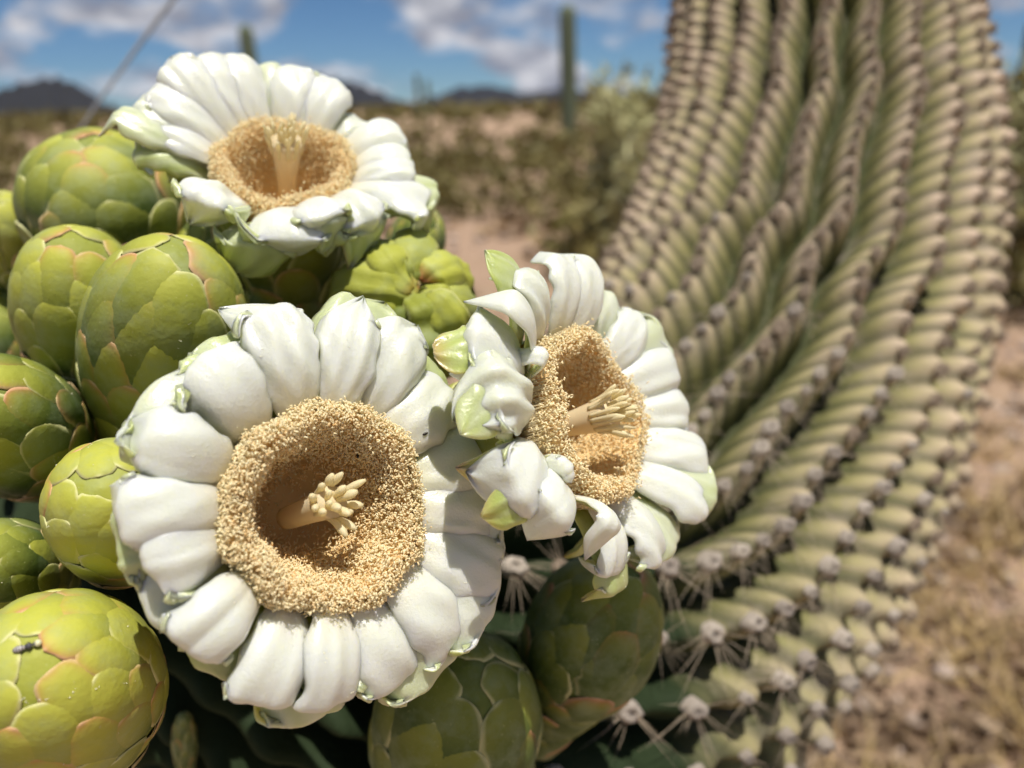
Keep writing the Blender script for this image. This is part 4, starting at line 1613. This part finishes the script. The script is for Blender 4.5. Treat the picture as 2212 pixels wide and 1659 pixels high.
def fly():
    p0, n0 = surface_at(28, 1408)
    p1, n1 = surface_at(92, 1388)
    L = np.linalg.norm(p1 - p0)
    x = nrm(p1 - p0)
    z = nrm(n0 + n1 - x * np.dot(n0 + n1, x))
    M = frame(0.5 * (p0 + p1), z, x)
    q = np.linspace(-0.5, 0.5, 44)
    rr = 1.35 * np.interp(q, [-0.5, -0.47, -0.40, -0.30, -0.18, -0.10, -0.06, 0.0, 0.08, 0.14, 0.17, 0.19, 0.23, 0.33, 0.42, 0.48, 0.5],
                   [0.02, 0.05, 0.085, 0.10, 0.085, 0.055, 0.045, 0.085, 0.10, 0.07, 0.03, 0.03, 0.07, 0.105, 0.10, 0.06, 0.01])
    k = 12
    a = np.linspace(0, 2 * math.pi, k, endpoint=False)
    V = np.stack([np.repeat(q[:, None], k, 1), rr[:, None] * np.cos(a), 0.085 + rr[:, None] * 0.85 * np.sin(a)], -1) * L
    stripe = (np.sin((q + 0.5) * 2 * math.pi * 11) > 0.1) * (q < -0.1) * 0.9
    head = np.clip((q - 0.24) / 0.08, 0, 1)
    mk = np.repeat(np.stack([stripe, head * 0.9, 0 * q], -1)[:, None], k, 1)
    o = obj('insect', new_mesh('insect_body', V.reshape(-1, 3), grid_faces(44, k, 0, True), mk.reshape(-1, 3), INS), None,
            label='tiny grey striped insect on the biggest bud in the corner', category='insect')
    o.matrix_world = Matrix(M)
    Vs, Fs, off = [], [], 0
    for sx in (-0.02, 0.05, 0.11):
        for sd in (-1, 1):
            pt = np.array([[sx, sd * 0.06, 0.06], [sx - 0.03, sd * 0.15, 0.10], [sx - 0.07, sd * 0.22, 0.01]]) * L
            V, F = tube(pt, 0.008 * L, 5)
            Vs.append(V)
            Fs += [[i + off for i in f] for f in F]
            off += len(V)
    obj('legs', new_mesh('insect_legs', np.concatenate(Vs), Fs, mat=BLACK), o)


def beetle(px, py, Lm, label, ang):
    p, n = surface_at(px, py)
    x = nrm(math.cos(ang) * RGT + math.sin(ang) * UPV)
    M = frame(p + n * Lm * 0.15, n, x)
    q = np.linspace(-0.5, 0.5, 18)
    rr = np.interp(q, [-0.5, -0.42, -0.1, 0.14, 0.2, 0.3, 0.42, 0.5], [0.02, 0.15, 0.24, 0.2, 0.13, 0.16, 0.1, 0.01])
    k = 10
    a = np.linspace(0, 2 * math.pi, k, endpoint=False)
    V = np.stack([np.repeat(q[:, None], k, 1), rr[:, None] * np.cos(a), rr[:, None] * 0.8 * np.sin(a)], -1) * Lm
    o = obj('beetle', new_mesh('beetle_body', V.reshape(-1, 3), grid_faces(18, k, 0, True), mat=BLACK), None, label=label, category='insect')
    o.matrix_world = Matrix(M)


fly()
beetle(771, 985, 0.0016, 'tiny black beetle among the stamens of the big front flower', 1.0)
beetle(918, 937, 0.0013, 'tiny black speck of an insect on a shaded petal near the front stamen ring', 0.3)

# crumbs of pollen on buds and petals
crumb_px = [(8, 1240), (192, 960), (205, 1000), (118, 988), (100, 1135), (130, 1655), (215, 1480), (278, 1350), (62, 1520), (48, 1512), (98, 1515),
            (280, 1470), (162, 1500), (1360, 1245), (1375, 1240), (1350, 1268), (1182, 1040), (1284, 1385), (1312, 1260), (268, 2000 * 0 + 1590),
            (390, 740), (410, 700), (470, 880), (520, 930), (700, 1420), (850, 1390), (760, 1500), (930, 1250), (980, 1330), (505, 1300),
            (360, 1300), (420, 980), (560, 760), (760, 740), (880, 770), (1010, 1260), (1300, 1090), (1420, 1150), (120, 1000), (150, 845)]
vs_, fs_, off = [], [], 0
rc_ = np.random.default_rng(77)
for (px, py) in crumb_px:
    for k in range(int(rc_.integers(1, 5))):
        p, n = surface_at(px + rc_.normal(0, 7), py + rc_.normal(0, 7))
        if np.linalg.norm(p - CAM) > 0.4:
            continue
        V0, F0 = pebble(rc_)
        s_ = rc_.uniform(0.00006, 0.00017)
        vs_.append(V0 * s_ * rc_.uniform(0.7, 1.4, 3) + p + n * s_ * 0.3)
        fs_ += [[a + off for a in dict.fromkeys(f)] for f in F0]
        off += len(V0)
obj('pollen_crumbs', new_mesh('pollen_crumbs', np.concatenate(vs_), fs_, mat=mat_simple('pollen', (0.75, 0.70, 0.45), (0.85, 0.83, 0.68), 800, 0.8)),
    kind='stuff', label='pale crumbs of pollen dusted over buds and petals', category='pollen')

# ------------------------------------------------------------------ the air between here and the hills
hz = bpy.data.materials.new('desert_haze')
hz.use_nodes = True
ht = hz.node_tree
ht.nodes.clear()
ho = ht.nodes.new('ShaderNodeOutputMaterial')
pv = ht.nodes.new('ShaderNodeVolumePrincipled')
pv.inputs['Color'].default_value = (0.36, 0.52, 1.0, 1)
pv.inputs['Density'].default_value = 0.9e-5
pv.inputs['Anisotropy'].default_value = 0.0
ht.links.new(pv.outputs[0], ho.inputs['Volume'])
HB = 13000.0
hv = [(x_, y_, z_) for z_ in (-9.5, 900.0) for (x_, y_) in ((-HB, -HB), (HB, -HB), (HB, HB), (-HB, HB))]
hf = [[3, 2, 1, 0], [4, 5, 6, 7], [0, 1, 5, 4], [1, 2, 6, 5], [2, 3, 7, 6], [3, 0, 4, 7]]
obj('haze', new_mesh('haze', np.array(hv), hf, mat=hz, smooth=False), kind='stuff', label='thin blue air between the flowers and the far hills', category='haze')
